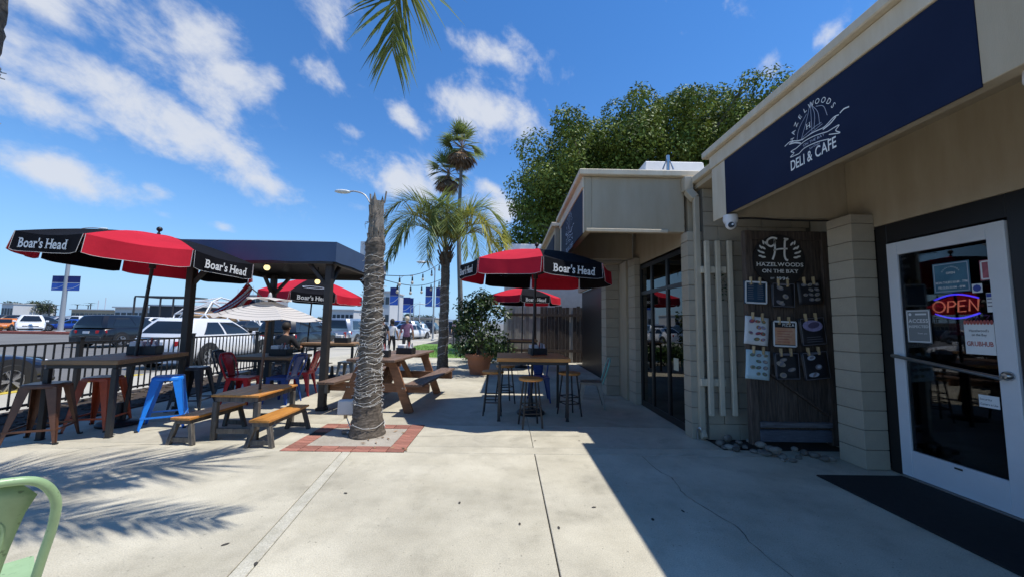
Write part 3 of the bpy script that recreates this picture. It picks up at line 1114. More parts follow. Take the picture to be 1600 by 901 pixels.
def d_bowl(o, M, w, h):
    dishes(o, M, [(0, h * .2, w * .4, h * .2)], [PK[4], mat('bowl_dark', (.10, .08, .16), .6)])
    lines(o, M, -w * .3, w * .35, [-h * .2, -h * .28, -h * .36], INKG, .005)
    border(o, M, w, h, INKG, .005)


posters = [('navy drinks menu with white edge, top left of the pegged menus', 1179, 457, 36, 36, 2, PAPN, d_navy),
           ('dark menu with two pale plates below the round plaque', 1222, 461, 37, 39, 1.5, PAPB, d_plates(3)),
           ('dark menu with rows of small dishes at the top right of the board', 1264, 457, 38, 37, -3, PAPB, d_many([INKG, PK[5]])),
           ('white menu dotted with plum coloured dishes, left in the middle row', 1181, 516, 38, 44, 6, PAPW, d_many(PK)),
           ('white-edged menu with orange panel headed PIZZA', 1224, 521, 38, 41, 1.5, PAPB, d_pizza),
           ('dark menu with one large violet bowl', 1268, 517, 40, 44, -5, PAPB, d_bowl),
           ('pale cyan menu with small green drawings, bottom left of the board', 1183, 569, 38, 45, 5, PAPC, d_many([PK[2], INKG, PK[5]])),
           ('dark menu with three rows of grey plates, bottom middle of the board', 1228, 571, 39, 42, -1, PAPB, d_plates(4)),
           ('dark menu with bluish plates, bottom right of the board', 1273, 570, 41, 44, -6, PAPB, d_plates(3, mts=[GREYP, INKG]))]
for p in posters:
    poster(*p)

# round plaque
pc = at_y(1217, 407, YB - .04)
pr = 41 * YB / F_PX
pl = thing('round_plaque', 'round black plaque with white laurel and script H above the menus', 'sign', (pc.x, YB - .04, pc.z))
MB().lathe([(.001, 0), (pr, 0), (pr, .025), (.001, .025)], 40, (0, 0, 0), 0, 'y').build('disc', mat('plaque_black', (.014, .012, .012), .55), pl, (0, -.012, 0))
M = frame_m((0, -.016, 0), (1, 0, 0), (0, 0, 1))
mb = MB()
write(mb, 'HAZELWOODS', .066, M @ Matrix.Translation((0, -.075, 0)), .018, serif=True, width=pr * 1.8)
write(mb, 'ON THE BAY', .062, M @ Matrix.Translation((0, -.155, 0)), .016, serif=True, width=pr * 1.4)
write(mb, 'EST', .03, M @ Matrix.Translation((-.10, -.235, 0)), .01)
write(mb, '1996', .055, M @ Matrix.Translation((.03, -.245, 0)), .012, serif=True, width=.15)
mb.build('lettering', WHITEP, pl)
mb = MB()
S = pr / .31
for pts, ww in (([(-.02, .26), (-.08, .27), (-.135, .24), (-.14, .19), (-.10, .165), (-.06, .19), (-.05, .24), (-.055, .1), (-.085, .005)], .022),
                ([(.10, .25), (.075, .24), (.065, .15), (.06, .06), (.075, .01), (.10, .0)], .024), ([(-.07, .115), (.0, .135), (.10, .14)], .018), ([(.115, .255), (.06, .262)], .02)):
    ribbon(mb, [(p.x * S, p.y * S) for p in smooth_pts([Vector(q) for q in pts], 7)], ww * S, M)
mb.build('script_letter', WHITEP, pl)
for s in (-1, 1):
    mb = MB()
    for k in range(4):
        x, y = (.155 + .05 * math.sin(k * .75)) * S, (.20 - .055 * k) * S
        disc(mb, s * x, y, .030 * S, .012 * S, M, s * R(50 - k * 16), 10)
        disc(mb, s * (x + .035), y + .012, .028 * S, .011 * S, M, s * R(78 - k * 22), 10)
    mb.build('laurel', WHITEP, pl)


# ---- notices and the neon sign behind the door glass (all face the patio, -x)
def door_m(px, py, dx=-.008):
    p = at_x(px, py, XW + dx)
    return p, frame_m((XW + dx, p.y, p.z), (0, -1, 0), (0, 0, 1))


def notice(name, label, cat, px0, px1, pyc, h, paper, dx=-.006, group=None):
    p0, p1 = at_x(px0, pyc, XW + dx), at_x(px1, pyc, XW + dx)
    pm_ = at_x((px0 + px1) / 2, pyc, XW + dx)
    w = abs(p0.y - p1.y)
    o = thing(name, label, cat, (XW + dx, (p0.y + p1.y) / 2, pm_.z), 0, group)
    MB().box(-.001, .001, -w / 2, w / 2, -h / 2, h / 2).build('sheet', paper, o)
    return o, frame_m((-.0025, 0, 0), (0, -1, 0), (0, 0, 1)), w, h


o, M, w, h = notice('hours_sign', 'teal opening hours sign in the upper part of the door glass', 'sign', 1458, 1516, 433, .27, mat('hours_teal', (.035, .12, .19), .5, c2=(.07, .19, .27), vscale=6))
border(o, M, w, h, GREYP, .006)
mb = MB()
write(mb, 'MON-THURS 10AM - 7PM', .03, M @ Matrix.Translation((0, -.055, 0)), .006, width=w * .86)
write(mb, 'FRI-SUN 10AM - 8PM', .03, M @ Matrix.Translation((0, -.10, 0)), .006, width=w * .72)
write(mb, 'OPEN', .028, M @ Matrix.Translation((0, .03, 0)), .01)
arc_write(mb, 'HAZELWOODS', .016, M @ Matrix.Translation((0, .02, 0)), .07, R(150), R(30), .0)
mb.build('lettering', WHITEP, o)
o, M, w, h = notice('access_notice', 'grey ACCESS INSPECTED notice low on the hinge side of the door glass', 'notice', 1417, 1455, 509, .32, mat('notice_grey', (.20, .22, .23), .6))
border(o, M, w, h, PAPW, .009)
mb = MB()
write(mb, 'ACCESS', .05, M @ Matrix.Translation((0, .035, 0)), .02, width=w * .8)
write(mb, 'INSPECTED', .035, M @ Matrix.Translation((0, -.015, 0)), .012, width=w * .8)
write(mb, 'Thank you', .02, M @ Matrix.Translation((.03, -.075, 0)), .004)
ribbon(mb, [(-w * .1, .115), (w * .35, .115)], .016, M)
disc(mb, -w * .32, .115, .014, .014, M)
mb.build('lettering', PAPW, o)
o, M, w, h = notice('delivery_notice', 'white delivery notice with red capitals in the door glass', 'notice', 1508, 1555, 528, .27, PAPW)
mb = MB()
write(mb, 'GRUBHUB', .055, M @ Matrix.Translation((0, -.065, 0)), .02, width=w * .88)
mb.build('lettering', PK[1], o)
mb = MB()
write(mb, "Hazelwood's", .03, M @ Matrix.Translation((0, .055, 0)), .006, width=w * .66)
write(mb, 'on the Bay', .03, M @ Matrix.Translation((0, .02, 0)), .006, width=w * .5)
mb.build('heading', INTERIOR, o)
mb = MB()
for k in range(9):
    disc(mb, -w / 2 + (k + .5) * w / 9, h / 2, w / 18, .02, M @ Matrix.Translation((0, 0, .001)))
mb.build('red_scallop', PK[1], o)
o, M, w, h = notice('camera_notice', 'small white camera notice below the push bar', 'notice', 1530, 1562, 627, .10, PAPW)
mb = MB()
write(mb, 'Security', .025, M @ Matrix.Translation((-.02, .008, 0)), .004)
write(mb, 'Camera in Use', .025, M @ Matrix.Translation((0, -.032, 0)), .004, width=w * .85)
mb.build('lettering', PAPN, o)
o, M, w, h = notice('badge_sticker', 'small blue and white shield sticker beside the neon sign', 'sticker', 1519, 1535, 450, .075, PAPW)
mb = MB()
disc(mb, 0, 0, w * .42, .030, M, 0, 8)
mb.build('shield', mat('sticker_blue', (.03, .06, .30), .5), o)
o, M, w, h = notice('round_sticker', 'rounded pink sticker near the top of the door glass', 'sticker', 1531, 1549, 422, .17, mat('sticker_pink', (.36, .10, .13), .5, var=.3, vscale=12))
border(o, M, w, h, PAPW, .012)
o, M, w, h = notice('card_notice', 'narrow blue and white card at the latch side of the glass', 'notice', 1542, 1554, 472, .16, PAPW)
lines(o, M, -w * .4, w * .4, [.03, .0, -.03], INKG, .01)
mb = MB()
ribbon(mb, [(-w * .45, .06), (w * .45, .06)], .03, M)
mb.build('blue_head', mat('sticker_blue', (.03, .06, .30), .5), o)

NEON_B = mat('neon_blue', (.05, .05, .3), .4, emit=(.07, .05, 1.0), estr=4.5)
NEON_O = mat('neon_orange', (.3, .12, .08), .4, emit=(.85, .25, .16), estr=1.7)
XN = XW + .03
p0, p1 = at_x(1457, 478, XN), at_x(1534, 474, XN)
wN = abs(p1.y - p0.y)
cN = at_x(1496, 478, XN)
ns = thing('neon_sign', 'glowing OPEN neon sign with blue arcs in the door glass', 'sign', (XN, (p0.y + p1.y) / 2, cN.z))
tp = lambda pts: [(0, -x * wN, y * wN) for x, y in pts]
for yy in (1, -1):
    MB().tube(tp([(-.45 + .9 * i / 12, yy * (.17 + .11 * math.sin(math.pi * i / 12))) for i in range(13)]), .0075, 6).build('arc_tube', NEON_B, ns)
ell = [(-.36 + .13 * math.cos(a), .13 * math.sin(a)) for a in [k * math.pi / 10 for k in range(21)]]
for pts in (ell, [(-.18, -.14), (-.15, .12), (-.04, .12), (.0, .06), (-.05, .0), (-.16, -.01)], [(.20, .13), (.06, .12), (.04, -.13), (.19, -.12)], [(.05, .0), (.17, .01)], [(.26, -.12), (.28, .14), (.42, -.11), (.45, .15)]):
    MB().tube(tp(pts), .006, 6).build('letter_tube', NEON_O, ns)
MB().box(.02, .03, -wN * .5, wN * .5, -.012, .012).build('back_bar', DARKBR, ns)
o = thing('red_banner', 'red banner with pale letters behind the door glass', 'banner', tuple(at_x(1528, 508, XN + .12)))
MB().box(-.004, .004, -.17, .22, -.09, .02).build('cloth', mat('banner_red', (.30, .02, .02), .7), o)
mb = MB()
write(mb, 'HAZE', .09, frame_m((-.006, -.03, .03), (0, -1, 0), (0, 0, 1)), .01, serif=True)
mb.build('lettering', PK[5], o)

# door mat
a = G(1275, 743)
tag(MB().box(a.x, 3.93, .9, a.y, .003, .016).build('door_mat', RUBBER, bevel=.005), 'large black rubber mat in front of the glass door', 'mat')

# security cameras
CAMW = mat('camera_white', (.68, .68, .70), .4)


def sec_cam(label, loc, face):
    o = thing('security_camera', label, 'camera', loc, face)
    MB().lathe([(.001, .06), (.075, .06), (.078, .0), (.066, -.03), (.001, -.03)], 18).build('base', CAMW, o)
    mb = MB().sphere((0, -.012, -.05), .058, 10)
    mb.build('eyeball', CAMW, o)
    MB().lathe([(.001, 0), (.03, 0), (.034, .018), (.001, .018)], 14, (0, 0, 0), 0, 'y').build('lens_plate', DARKBR, o, (0, -.072, -.062))
    MB().lathe([(.001, 0), (.011, 0), (.011, .01), (.001, .01)], 10, (0, 0, 0), 0, 'y').build('lens', CAMW, o, (.012, -.078, -.06))


sec_cam('white dome camera under the far corner of the navy canopy', (XS + .05, 4.27, ZB - .085), R(-25))
sec_cam('white camera under the near end of the navy sign, cut by the frame', (XS + .13, 1.735, ZB - .05), R(-60))

# stones in the bed below the poles
for k in range(34):
    t = random.random()
    if k < 22:
        x = random.uniform(2.62, 3.1)
        y = random.uniform(4.62, 4.98) - (x - 2.62) * .45
    else:
        x = random.uniform(2.95, 3.7)
        y = random.uniform(4.28, 4.58)
    s = random.uniform(.032, .072)
    o = inst('stone', stone_mesh(k, s, s * random.uniform(.6, .9), s * .55), None, (x, y, s * .42 + (.06 if k % 5 == 0 else 0)), random.random() * 6)
    tag(o, 'rounded grey stone heaped at the foot of the block wall', 'stone', 'stones at the foot of the wall')

# ================================================================ furniture
RED = mat('umbrella_red', (0.58, 0.018, 0.040), 0.8, var=.10, vscale=3, transl=.16, bump=.5, bscale=8, spec=.2)
BLKF = mat('umbrella_black', (0.0065, 0.0065, 0.009), 0.9, var=.25, vscale=3, transl=.02, spec=.12, bump=.5, bscale=8)
PIPING = mat('white_piping', (.5, .5, .5), .7)
OLDWOOD = mat('bar_top_wood', (0.20, 0.115, 0.055), 0.6, c2=(0.30, 0.18, 0.09), vscale=3, grain=(1.2, 14, 14), bump=.15, bscale=30, island=.12)
ORANGEW = mat('varnished_orange', (0.42, 0.17, 0.035), 0.42, c2=(0.58, 0.27, 0.06), vscale=3, grain=(12, 1.4, 12), bump=.1, bscale=30, island=.12)
STAINW = mat('picnic_brown', (0.13, 0.058, 0.028), 0.6, c2=(0.24, 0.115, 0.055), vscale=3, grain=(12, 1.2, 12), bump=.2, bscale=30, island=.18)
STAINT = mat('picnic_top_weathered', (0.085, 0.050, 0.034), 0.6, c2=(0.21, 0.135, 0.095), vscale=3, grain=(14, 1.2, 14), bump=.3, bscale=30, island=.25)
STAINX = mat('picnic_brown_cross', (0.14, 0.062, 0.03), 0.6, c2=(0.25, 0.12, 0.06), vscale=3, grain=(1.4, 12, 12), bump=.2, bscale=30, island=.18)
GREYW = mat('grey_worn_paint', (0.045, 0.042, 0.04), 0.75, c2=(0.17, 0.15, 0.125), vscale=4, grain=(6, 6, 1), bump=.2, bscale=30, island=.15)


def umbrella(label, c, rad, z_edge, z_top, phase, first_black, tilt_ax, tilt, words, pole_z0, val=.24):
    u = thing('patio_umbrella', label, 'umbrella', (c[0], c[1], pole_z0), 0, 'black and red patio umbrellas')
    u.rotation_euler = Matrix.Rotation(tilt, 3, Vector((*tilt_ax, 0))).to_euler()
    ze, zt = z_edge - pole_z0, z_top - pole_z0
    MB().tube([(0, 0, 0), (0, 0, zt + .02)], .021, 10).build('pole', BLACKM, u)
    MB().sphere((0, 0, zt + .075), .036, 10).tube([(0, 0, zt), (0, 0, zt + .05)], .012, 8).build('finial', BLACKM, u)
    MB().lathe([(.021, zt - .5), (.04, zt - .5), (.04, zt - .42), (.021, zt - .42)], 12).build('runner', BLACKM, u)
    V = [Vector((rad * math.cos(phase + k * math.pi / 4), rad * math.sin(phase + k * math.pi / 4), ze)) for k in range(8)]
    top = Vector((0, 0, zt))
    for k in range(8):
        a, b = V[k], V[(k + 1) % 8]
        mt = BLKF if (k % 2 == 0) == first_black else RED
        rows_ = []
        for i in range(9):
            t = i / 8
            row = []
            for j in range(9):
                s = j / 8
                p = top.lerp(a.lerp(b, s), t)
                p.z += .05 * math.sin(math.pi * t) * (1 if True else 0) - .035 * t * math.sin(math.pi * s)
                row.append(p)
            rows_.append(row)
        pn = MB().grid(rows_).build('canopy_panel', mt, u)
        # valance hangs from the edge
        out = ((a + b) / 2)
        out.z = 0
        out.normalize()
        rows_ = []
        edge = []
        for i in range(5):
            t = i / 4
            row = []
            for j in range(13):
                s = j / 12
                p = a.lerp(b, .012 + .976 * s)
                p.z += -.035 * math.sin(math.pi * s) * (1 - t) - t * val * (1 - .10 * max(0, 1 - min(s, 1 - s) * 9))
                p += out * (.018 * t + .014 * t * math.sin(8 * s + k * 1.7) + .006 * t * math.sin(19 * s + k))
                if t > .2:
                    p = p.lerp(p + (a.lerp(b, .5) - a.lerp(b, s)) * .0, 0)
                row.append(p)
            rows_.append(row)
        edge = [rows_[i][0] for i in range(5)] + rows_[4][1:] + [rows_[i][12] for i in (3, 2, 1, 0)]
        MB().grid(rows_).build('valance', mt, pn)
        MB().tube([p + out * .002 for p in edge], .0026, 5).build('piping', PIPING, pn)
        MB().bar(a * .99 - Vector((0, 0, .012)), top - Vector((0, 0, .05)), .012, .018).build('rib', BLACKM, u)
        MB().bar(a * .5 + top * .5 - Vector((0, 0, .03)), (0, 0, zt - .45), .01, .014).build('strut', BLACKM, u)
        if k in words:
            xd = (b - a).normalized()
            M = frame_m((a + b) / 2 + Vector((0, 0, -.035 - val * .66)) + out * .034, xd, (0, 0, 1))
            mb = MB()
            write(mb, "Boar's Head", .155, M, .018, serif=True, width=(b - a).length * .68, gap=.05)
            mb.build('lettering', WHITEP, pn)
            if words[k] == 'oval':
                M = frame_m(top.lerp((a + b) / 2, .80) + Vector((0, 0, .05)), xd, ((top - (a + b) / 2)).normalized())
                mb = MB()
                ribbon(mb, [(.26 * math.cos(t), .085 * math.sin(t)) for t in [i * math.pi / 12 for i in range(25)]], .022, M)
                mb.build('oval_emblem', GREYP, pn)
    return u


# left umbrella over the street-side bar table
LT = Vector((-5.26, 5.42))
umbrella('tilted black and red umbrella over the bar table by the fence', (-5.20, 5.42), 1.25, 2.36, 2.65, R(-120.5), True, (-0.5, 1.0), R(3.8), {0: 1, 2: 1, 4: 1, 6: 1}, .02)
RT = Vector((0.40, 6.40))
umbrella('black and red umbrella over the bar table beside the cafe wall', RT, 1.27, 2.37, 2.70, R(-90), True, (0.3, 1.0), R(1.6), {0: 1, 6: 1, 2: 1}, .02)
umbrella('black and red umbrella half hidden behind the one by the cafe wall', (.49, 13.0), 1.27, 2.34, 2.66, R(-95), True, (0, 1), R(0.5), {0: 1, 6: 1}, .02)
umbrella('red and black umbrella in the back row behind the navy pavilion', (-5.62, 10.9), 1.36, 2.18, 2.66, R(-84.5), True, (0, 1), R(2.5), {0: 'oval'}, .02)


def bar_table(label, c, rz, lx, ly, h, top_mt, leg_mt, planks=4, leg=.055, thick=.055):
    t = thing('bar_table', label, 'table', (c[0], c[1], 0), rz)
    w = ly / planks
    for k in range(planks):
        MB().box(-lx / 2, lx / 2, -ly / 2 + k * w + .001, -ly / 2 + (k + 1) * w - .001, h - thick, h).build('plank', top_mt, t, bevel=.004)
    MB().box(-lx / 2 + .03, lx / 2 - .03, -ly / 2 + .03, ly / 2 - .03, h - thick - .045, h - thick - .001).build('apron', leg_mt, t, bevel=.003)
    for sx in (-1, 1):
        for sy in (-1, 1):
            x, y = sx * (lx / 2 - .045), sy * (ly / 2 - .045)
            MB().box(x - leg / 2, x + leg / 2, y - leg / 2, y + leg / 2, .012, h - thick - .046).box(x - leg / 2 - .006, x + leg / 2 + .006, y - leg / 2 - .006, y + leg / 2 + .006, 0, .013).build('leg', leg_mt, t, bevel=.003)
    MB().lathe([(.001, 0), (.22, 0), (.23, .03), (.2, .06), (.05, .08), (.03, .3), (.022, .3)], 20).build('umbrella_base', leg_mt, t)
    return t


# left bar table: corners taken from its feet
bar_table('weathered plank bar table beside the black fence', LT, R(10), .78, 1.36, .93, OLDWOOD, BLACKM, 5)
bar_table('square orange-topped bar table in the shade of the cafe', RT, R(1), 1.12, 1.08, .935, mat('bar_orange_wood', (.46, .19, .045), .5, c2=(.60, .29, .085), vscale=3, grain=(1.2, 12, 12), island=.12), BLACKM, 6, .04)  # the wood's own orange, also used for the round stool seats
bar_table('wooden bar table behind the seated person', (-4.5, 10.1), R(3), 1.3, .8, .90, OLDWOOD, BLACKM, 5)
bar_table('dining-height plank table under the navy pavilion', (-4.62, 7.75), R(0), 1.1, .85, .76, OLDWOOD, BLACKM, 5)
bar_table('bar table in the shade behind the first umbrella by the wall', (.49, 13.0), R(0), 1.0, 1.0, .93, OLDWOOD, BLACKM, 5)


def metal_stool(label, c, rz, h, paint, name='metal_stool'):
    """square backless stool of pressed sheet metal"""
    s = thing(name, label, 'stool', (c[0], c[1], 0), rz, 'backless metal stools')
    q = .15
    mb = MB()
    ring = lambda r, z, k=.045: [(x, y, z) for x, y in ((r - k, -r), (r, -r + k), (r, r - k), (r - k, r), (-r + k, r), (-r, r - k), (-r, -r + k), (-r + k, -r))]
    rr = [ring(q + .012, h - .05), ring(q + .012, h - .012), ring(q, h), ring(q - .03, h - .003), ring(.03, h - .008, .008)]
    vs_ = [p for r in rr for p in r]
    fs_ = [(i * 8 + j, i * 8 + (j + 1) % 8, (i + 1) * 8 + (j + 1) % 8, (i + 1) * 8 + j) for i in range(4) for j in range(8)]
    mb.add(vs_, fs_, 0, True)
    mb.build('seat', paint, s, bevel=.003)
    f = q + .085
    for sx in (-1, 1):
        for sy in (-1, 1):
            mb = MB()
            # folded leg: two tapering flanges meeting at the corner
            for ax in (0, 1):
                wt, wb = .10, .026
                T, B = Vector((sx * (q + .006), sy * (q + .006), h - .03)), Vector((sx * f, sy * f, .0))
                d = Vector((-sx, 0, 0)) if ax == 0 else Vector((0, -sy, 0))
                nrm = Vector((0, -sy, 0)) if ax == 0 else Vector((-sx, 0, 0))
                v = [T, T + d * wt, B + d * wb, B]
                v += [p + nrm * .006 for p in v]
                mb.add(v, [(0, 1, 2, 3), (7, 6, 5, 4), (0, 4, 5, 1), (1, 5, 6, 2), (2, 6, 7, 3), (3, 7, 4, 0)])
            mb.build('leg', paint, s)
            MB().box(sx * f - .018, sx * f + .018, sy * f - .018, sy * f + .018, 0, .02).build('foot', BLACKM, s)
    zz = .16
    k = q + .085 * (1 - zz / h)
    for a, b in (((-k, -k), (k, -k)), ((k, -k), (k, k)), ((k, k), (-k, k)), ((-k, k), (-k, -k))):
        MB().bar((*a, zz), (*b, zz), .008, .022).build('stretcher', paint, s)
    return s


BROWNM = mat('bronze_paint', (0.14, 0.062, 0.036), 0.38, var=.18, vscale=8, metal=.25)
RUSTM = mat('rust_red_paint', (0.46, 0.080, 0.030), 0.4, var=.14, vscale=8)
BLUEM = mat('bright_blue_paint', (0.015, 0.22, 0.80), 0.35, var=.08, vscale=8)
DEEPB = mat('deep_blue_paint', (0.012, 0.055, 0.25), 0.35, var=.12, vscale=8)
REDM = mat('red_chair_paint', (0.42, 0.012, 0.022), 0.35, var=.1, vscale=8)
CHARM = mat('charcoal_paint', (0.03, 0.037, 0.05), 0.4, var=.15, vscale=8)
GUNM = mat('gunmetal', (0.16, 0.16, 0.16), 0.35, metal=.7, var=.2, vscale=8)
MINT = mat('mint_paint', (0.31, 0.46, 0.24), 0.38, c2=(0.38, 0.55, 0.30), vscale=6, stain=.3)
MINTW = mat('mint_metal', (0.16, 0.42, 0.36), 0.4, var=.1)
metal_stool('brown metal stool at the near corner of the fence-side table', (-5.44, 4.70), R(24), .67, BROWNM)
metal_stool('rust red metal stool tucked behind the brown one', (-5.36, 5.26), R(12), .67, RUSTM)
metal_stool('bright blue metal stool beside the fence-side table', (-4.62, 5.40), R(33), .67, BLUEM)
metal_stool('black metal stool behind the bright blue stool', (-5.1, 6.45), R(10), .67, CHARM)


def wood_stool(label, c, rz, h=.685):
    s = thing('round_stool', label, 'stool', (c[0], c[1], 0), rz, 'round wooden stools on black legs')
    MB().lathe([(.001, h - .04), (.165, h - .04), (.175, h - .03), (.175, h - .008), (.167, h), (.001, h)], 28).build('seat', MATS['bar_orange_wood'], s)
    for k in range(4):
        a = R(45 + 90 * k)
        T, B = (.12 * math.cos(a), .12 * math.sin(a), h - .04), (.20 * math.cos(a), .20 * math.sin(a), 0)
        MB().tube([T, B], .013, 8).build('leg', BLACKM, s)
    for z in (.2, .3):
        r = .12 + .08 * (1 - z / h)
        MB().tube([(r * math.cos(R(45 + 90 * k)), r * math.sin(R(45 + 90 * k)), z) for k in range(4)], .009, 6, closed=True).build('foot_ring', BLACKM, s)
    return s


wood_stool('round wooden stool nearest the sunlit strip of pavement', (.35, 5.62), R(10))
wood_stool('round wooden stool on the palm side of the shaded table', (-.22, 6.35), R(0))
wood_stool('round wooden stool on the wall side of the shaded table', (1.02, 6.32), R(20))
wood_stool('round wooden stool on the far side of the shaded table', (-.02, 7.25), R(20))


def cafe_chair(label, c, rz, paint, name='metal_chair', hoop_mt=None, seat_h=.455, back_h=.86, wear=False):
    """stacking sheet-metal chair, faces local -y; the back is at +y"""
    s = thing(name, label, 'chair', (c[0], c[1], 0), rz, 'pressed metal cafe chairs')
    q = .18
    rows_ = []
    for i in range(7):
        t = -1 + 2 * i / 6
        rows_.append([(x * q, t * q, seat_h - .010 * (1 - (x * x)) * (1 - t * t)) for x in (-1, -.66, -.33, 0, .33, .66, 1)])
    mb = MB().grid(rows_)
    for a, b in (((-q, -q), (q, -q)), ((q, -q), (q, q)), ((q, q), (-q, q)), ((-q, q), (-q, -q))):
        mb.bar((*a, seat_h - .022), (*b, seat_h - .022), .012, .044)
    mb.build('seat', paint, s)
    for sx in (-1, 1):
        for sy in (-1, 1):
            mb = MB()
            T, B = Vector((sx * q, sy * q, seat_h - .03)), Vector((sx * (q + .03), sy * (q + (.06 if sy > 0 else .035)), 0))
            for ax in (0, 1):
                d = Vector((-sx, 0, 0)) if ax == 0 else Vector((0, -sy, 0))
                nr = Vector((0, -sy, 0)) if ax == 0 else Vector((-sx, 0, 0))
                v = [T, T + d * .085, B + d * .026, B]
                v += [p + nr * .006 for p in v]
                mb.add(v, [(0, 1, 2, 3), (7, 6, 5, 4), (0, 4, 5, 1), (1, 5, 6, 2), (2, 6, 7, 3), (3, 7, 4, 0)])
            mb.build('leg', paint, s)
    # hoop of the back, from the seat corners up and round
    lean = lambda z: q + .02 + .13 * (z - seat_h) / (back_h - seat_h)
    H = [(-.165, seat_h - .02), (-.185, .56), (-.200, .68), (-.195, .77), (-.15, .84), (-.07, .86), (.07, .86), (.15, .84), (.195, .77), (.200, .68), (.185, .56), (.165, seat_h - .02)]
    H = [(x, lean(z * back_h / .86), z * back_h / .86 if z > .5 else z) for x, z in H]
    MB().tube(smooth_pts(H, 5), .0145, 10).build('back_hoop', hoop_mt or paint, s)
    # splat with pressed panel
    rows_ = []
    for i in range(9):
        t = i / 8
        z = seat_h + (back_h - .012 - seat_h) * t
        w = .085 + .075 * t ** 1.6
        if t > .8:
            w = .16 - .05 * ((t - .8) / .2) ** 2
        rows_.append([(x * w, lean(z) - .004, z) for x in (-1, -.5, 0, .5, 1)])
    mb = MB().grid(rows_)
    sp = mb.build('backrest', paint, s)
    sp.modifiers.new('sheet', 'SOLIDIFY').thickness = .003
    em = smooth_pts([(-.06, lean(.50) - .008, .50), (-.085, lean(.68) - .008, .66), (-.08, lean(.76) - .008, .755), (0, lean(.77) - .008, .775), (.08, lean(.76) - .008, .755), (.085, lean(.68) - .008, .66), (.06, lean(.50) - .008, .50)], 5)
    MB().tube(em, .006, 6).build('pressed_rib', paint, sp)
    return s


def face(dx, dy):
    """rotation so that the chair's front (-y) looks along (dx, dy)"""
    return math.atan2(dy, dx) + math.pi / 2


cafe_chair('red metal chair under the pavilion facing the blue one', (-4.62, 6.92), face(1, .05), REDM)
cafe_chair('deep blue metal chair under the pavilion facing the red one', (-3.98, 7.0), face(-1, .12), DEEPB)
cafe_chair('charcoal metal chair against the fence behind the red chair', (-5.18, 7.5), face(1, .1), CHARM)
cafe_chair('red metal chair mostly hidden behind the deep blue chair', (-4.05, 7.75), face(-1, -.1), REDM)
cafe_chair('gunmetal chair at the sunny end of the back bar table', (-3.95, 9.75), face(-1, .05), GUNM)
cafe_chair('black metal chair that the person sits on', (-5.30, 9.35), face(.2, 1), CHARM)
cafe_chair('mint and grey metal chair between the shaded table and the wall', (1.5, 6.95), face(-1, .15), GUNM, hoop_mt=MINTW)
cafe_chair('deep blue metal chair behind the shaded orange table', (.62, 7.45), face(0, -1), DEEPB)
# the green chair in front: its back towards the camera
cafe_chair('mint green metal chair in the near corner, only its back showing', (-1.965, 1.49), face(-.78, .62), MINT, seat_h=.44, back_h=.90)

# low children's picnic set
kp = thing('low_table', 'low orange-topped children\'s table with grey worn legs', 'table', (-3.27, 5.2, 0), R(0))
for k in range(4):
    MB().box(-.29 + k * .145 + .001, -.29 + (k + 1) * .145 - .001, -.43, .43, .515, .54).build('plank', ORANGEW, kp, bevel=.004)
MB().box(-.26, .26, -.40, .40, .455, .514).build('apron', GREYW, kp, bevel=.003)
for sx in (-1, 1):
    for sy in (-1, 1):
        MB().box(sx * .25 - .028, sx * .25 + .028, sy * .385 - .028, sy * .385 + .028, 0, .453).build('leg', GREYW, kp, bevel=.004)
for sy in (-1, 1):
    MB().box(-.22, .22, sy * .385 - .015, sy * .385 + .015, .08, .14).build('stretcher', GREYW, kp, bevel=.003)


def low_bench(label, c, rz):
    b = thing('low_bench', label, 'bench', (c[0], c[1], 0), rz, 'low benches of the children\'s table')
    for k in range(2):
        MB().box(-.12 + k * .12 + .001, -.12 + (k + 1) * .12 - .001, -.44, .44, .285, .312).build('plank', ORANGEW, b, bevel=.004)
    MB().box(-.095, .095, -.41, .41, .235, .284).build('apron', GREYW, b, bevel=.003)
    for sy in (-1, 1):
        for sx in (-1, 1):
            MB().bar((sx * .085, sy * .38, .234), (sx * .145, sy * .405, 0), .045, .05, (0, 1, 0)).build('leg', GREYW, b, bevel=.003)
        MB().box(-.11, .11, sy * .398 - .012, sy * .398 + .012, .03, .085).build('stretcher', GREYW, b, bevel=.003)


low_bench('low orange bench on the street side of the children\'s table', (-3.72, 5.02), R(-4))
low_bench('low orange bench on the palm side of the children\'s table', (-2.80, 4.95), R(0))

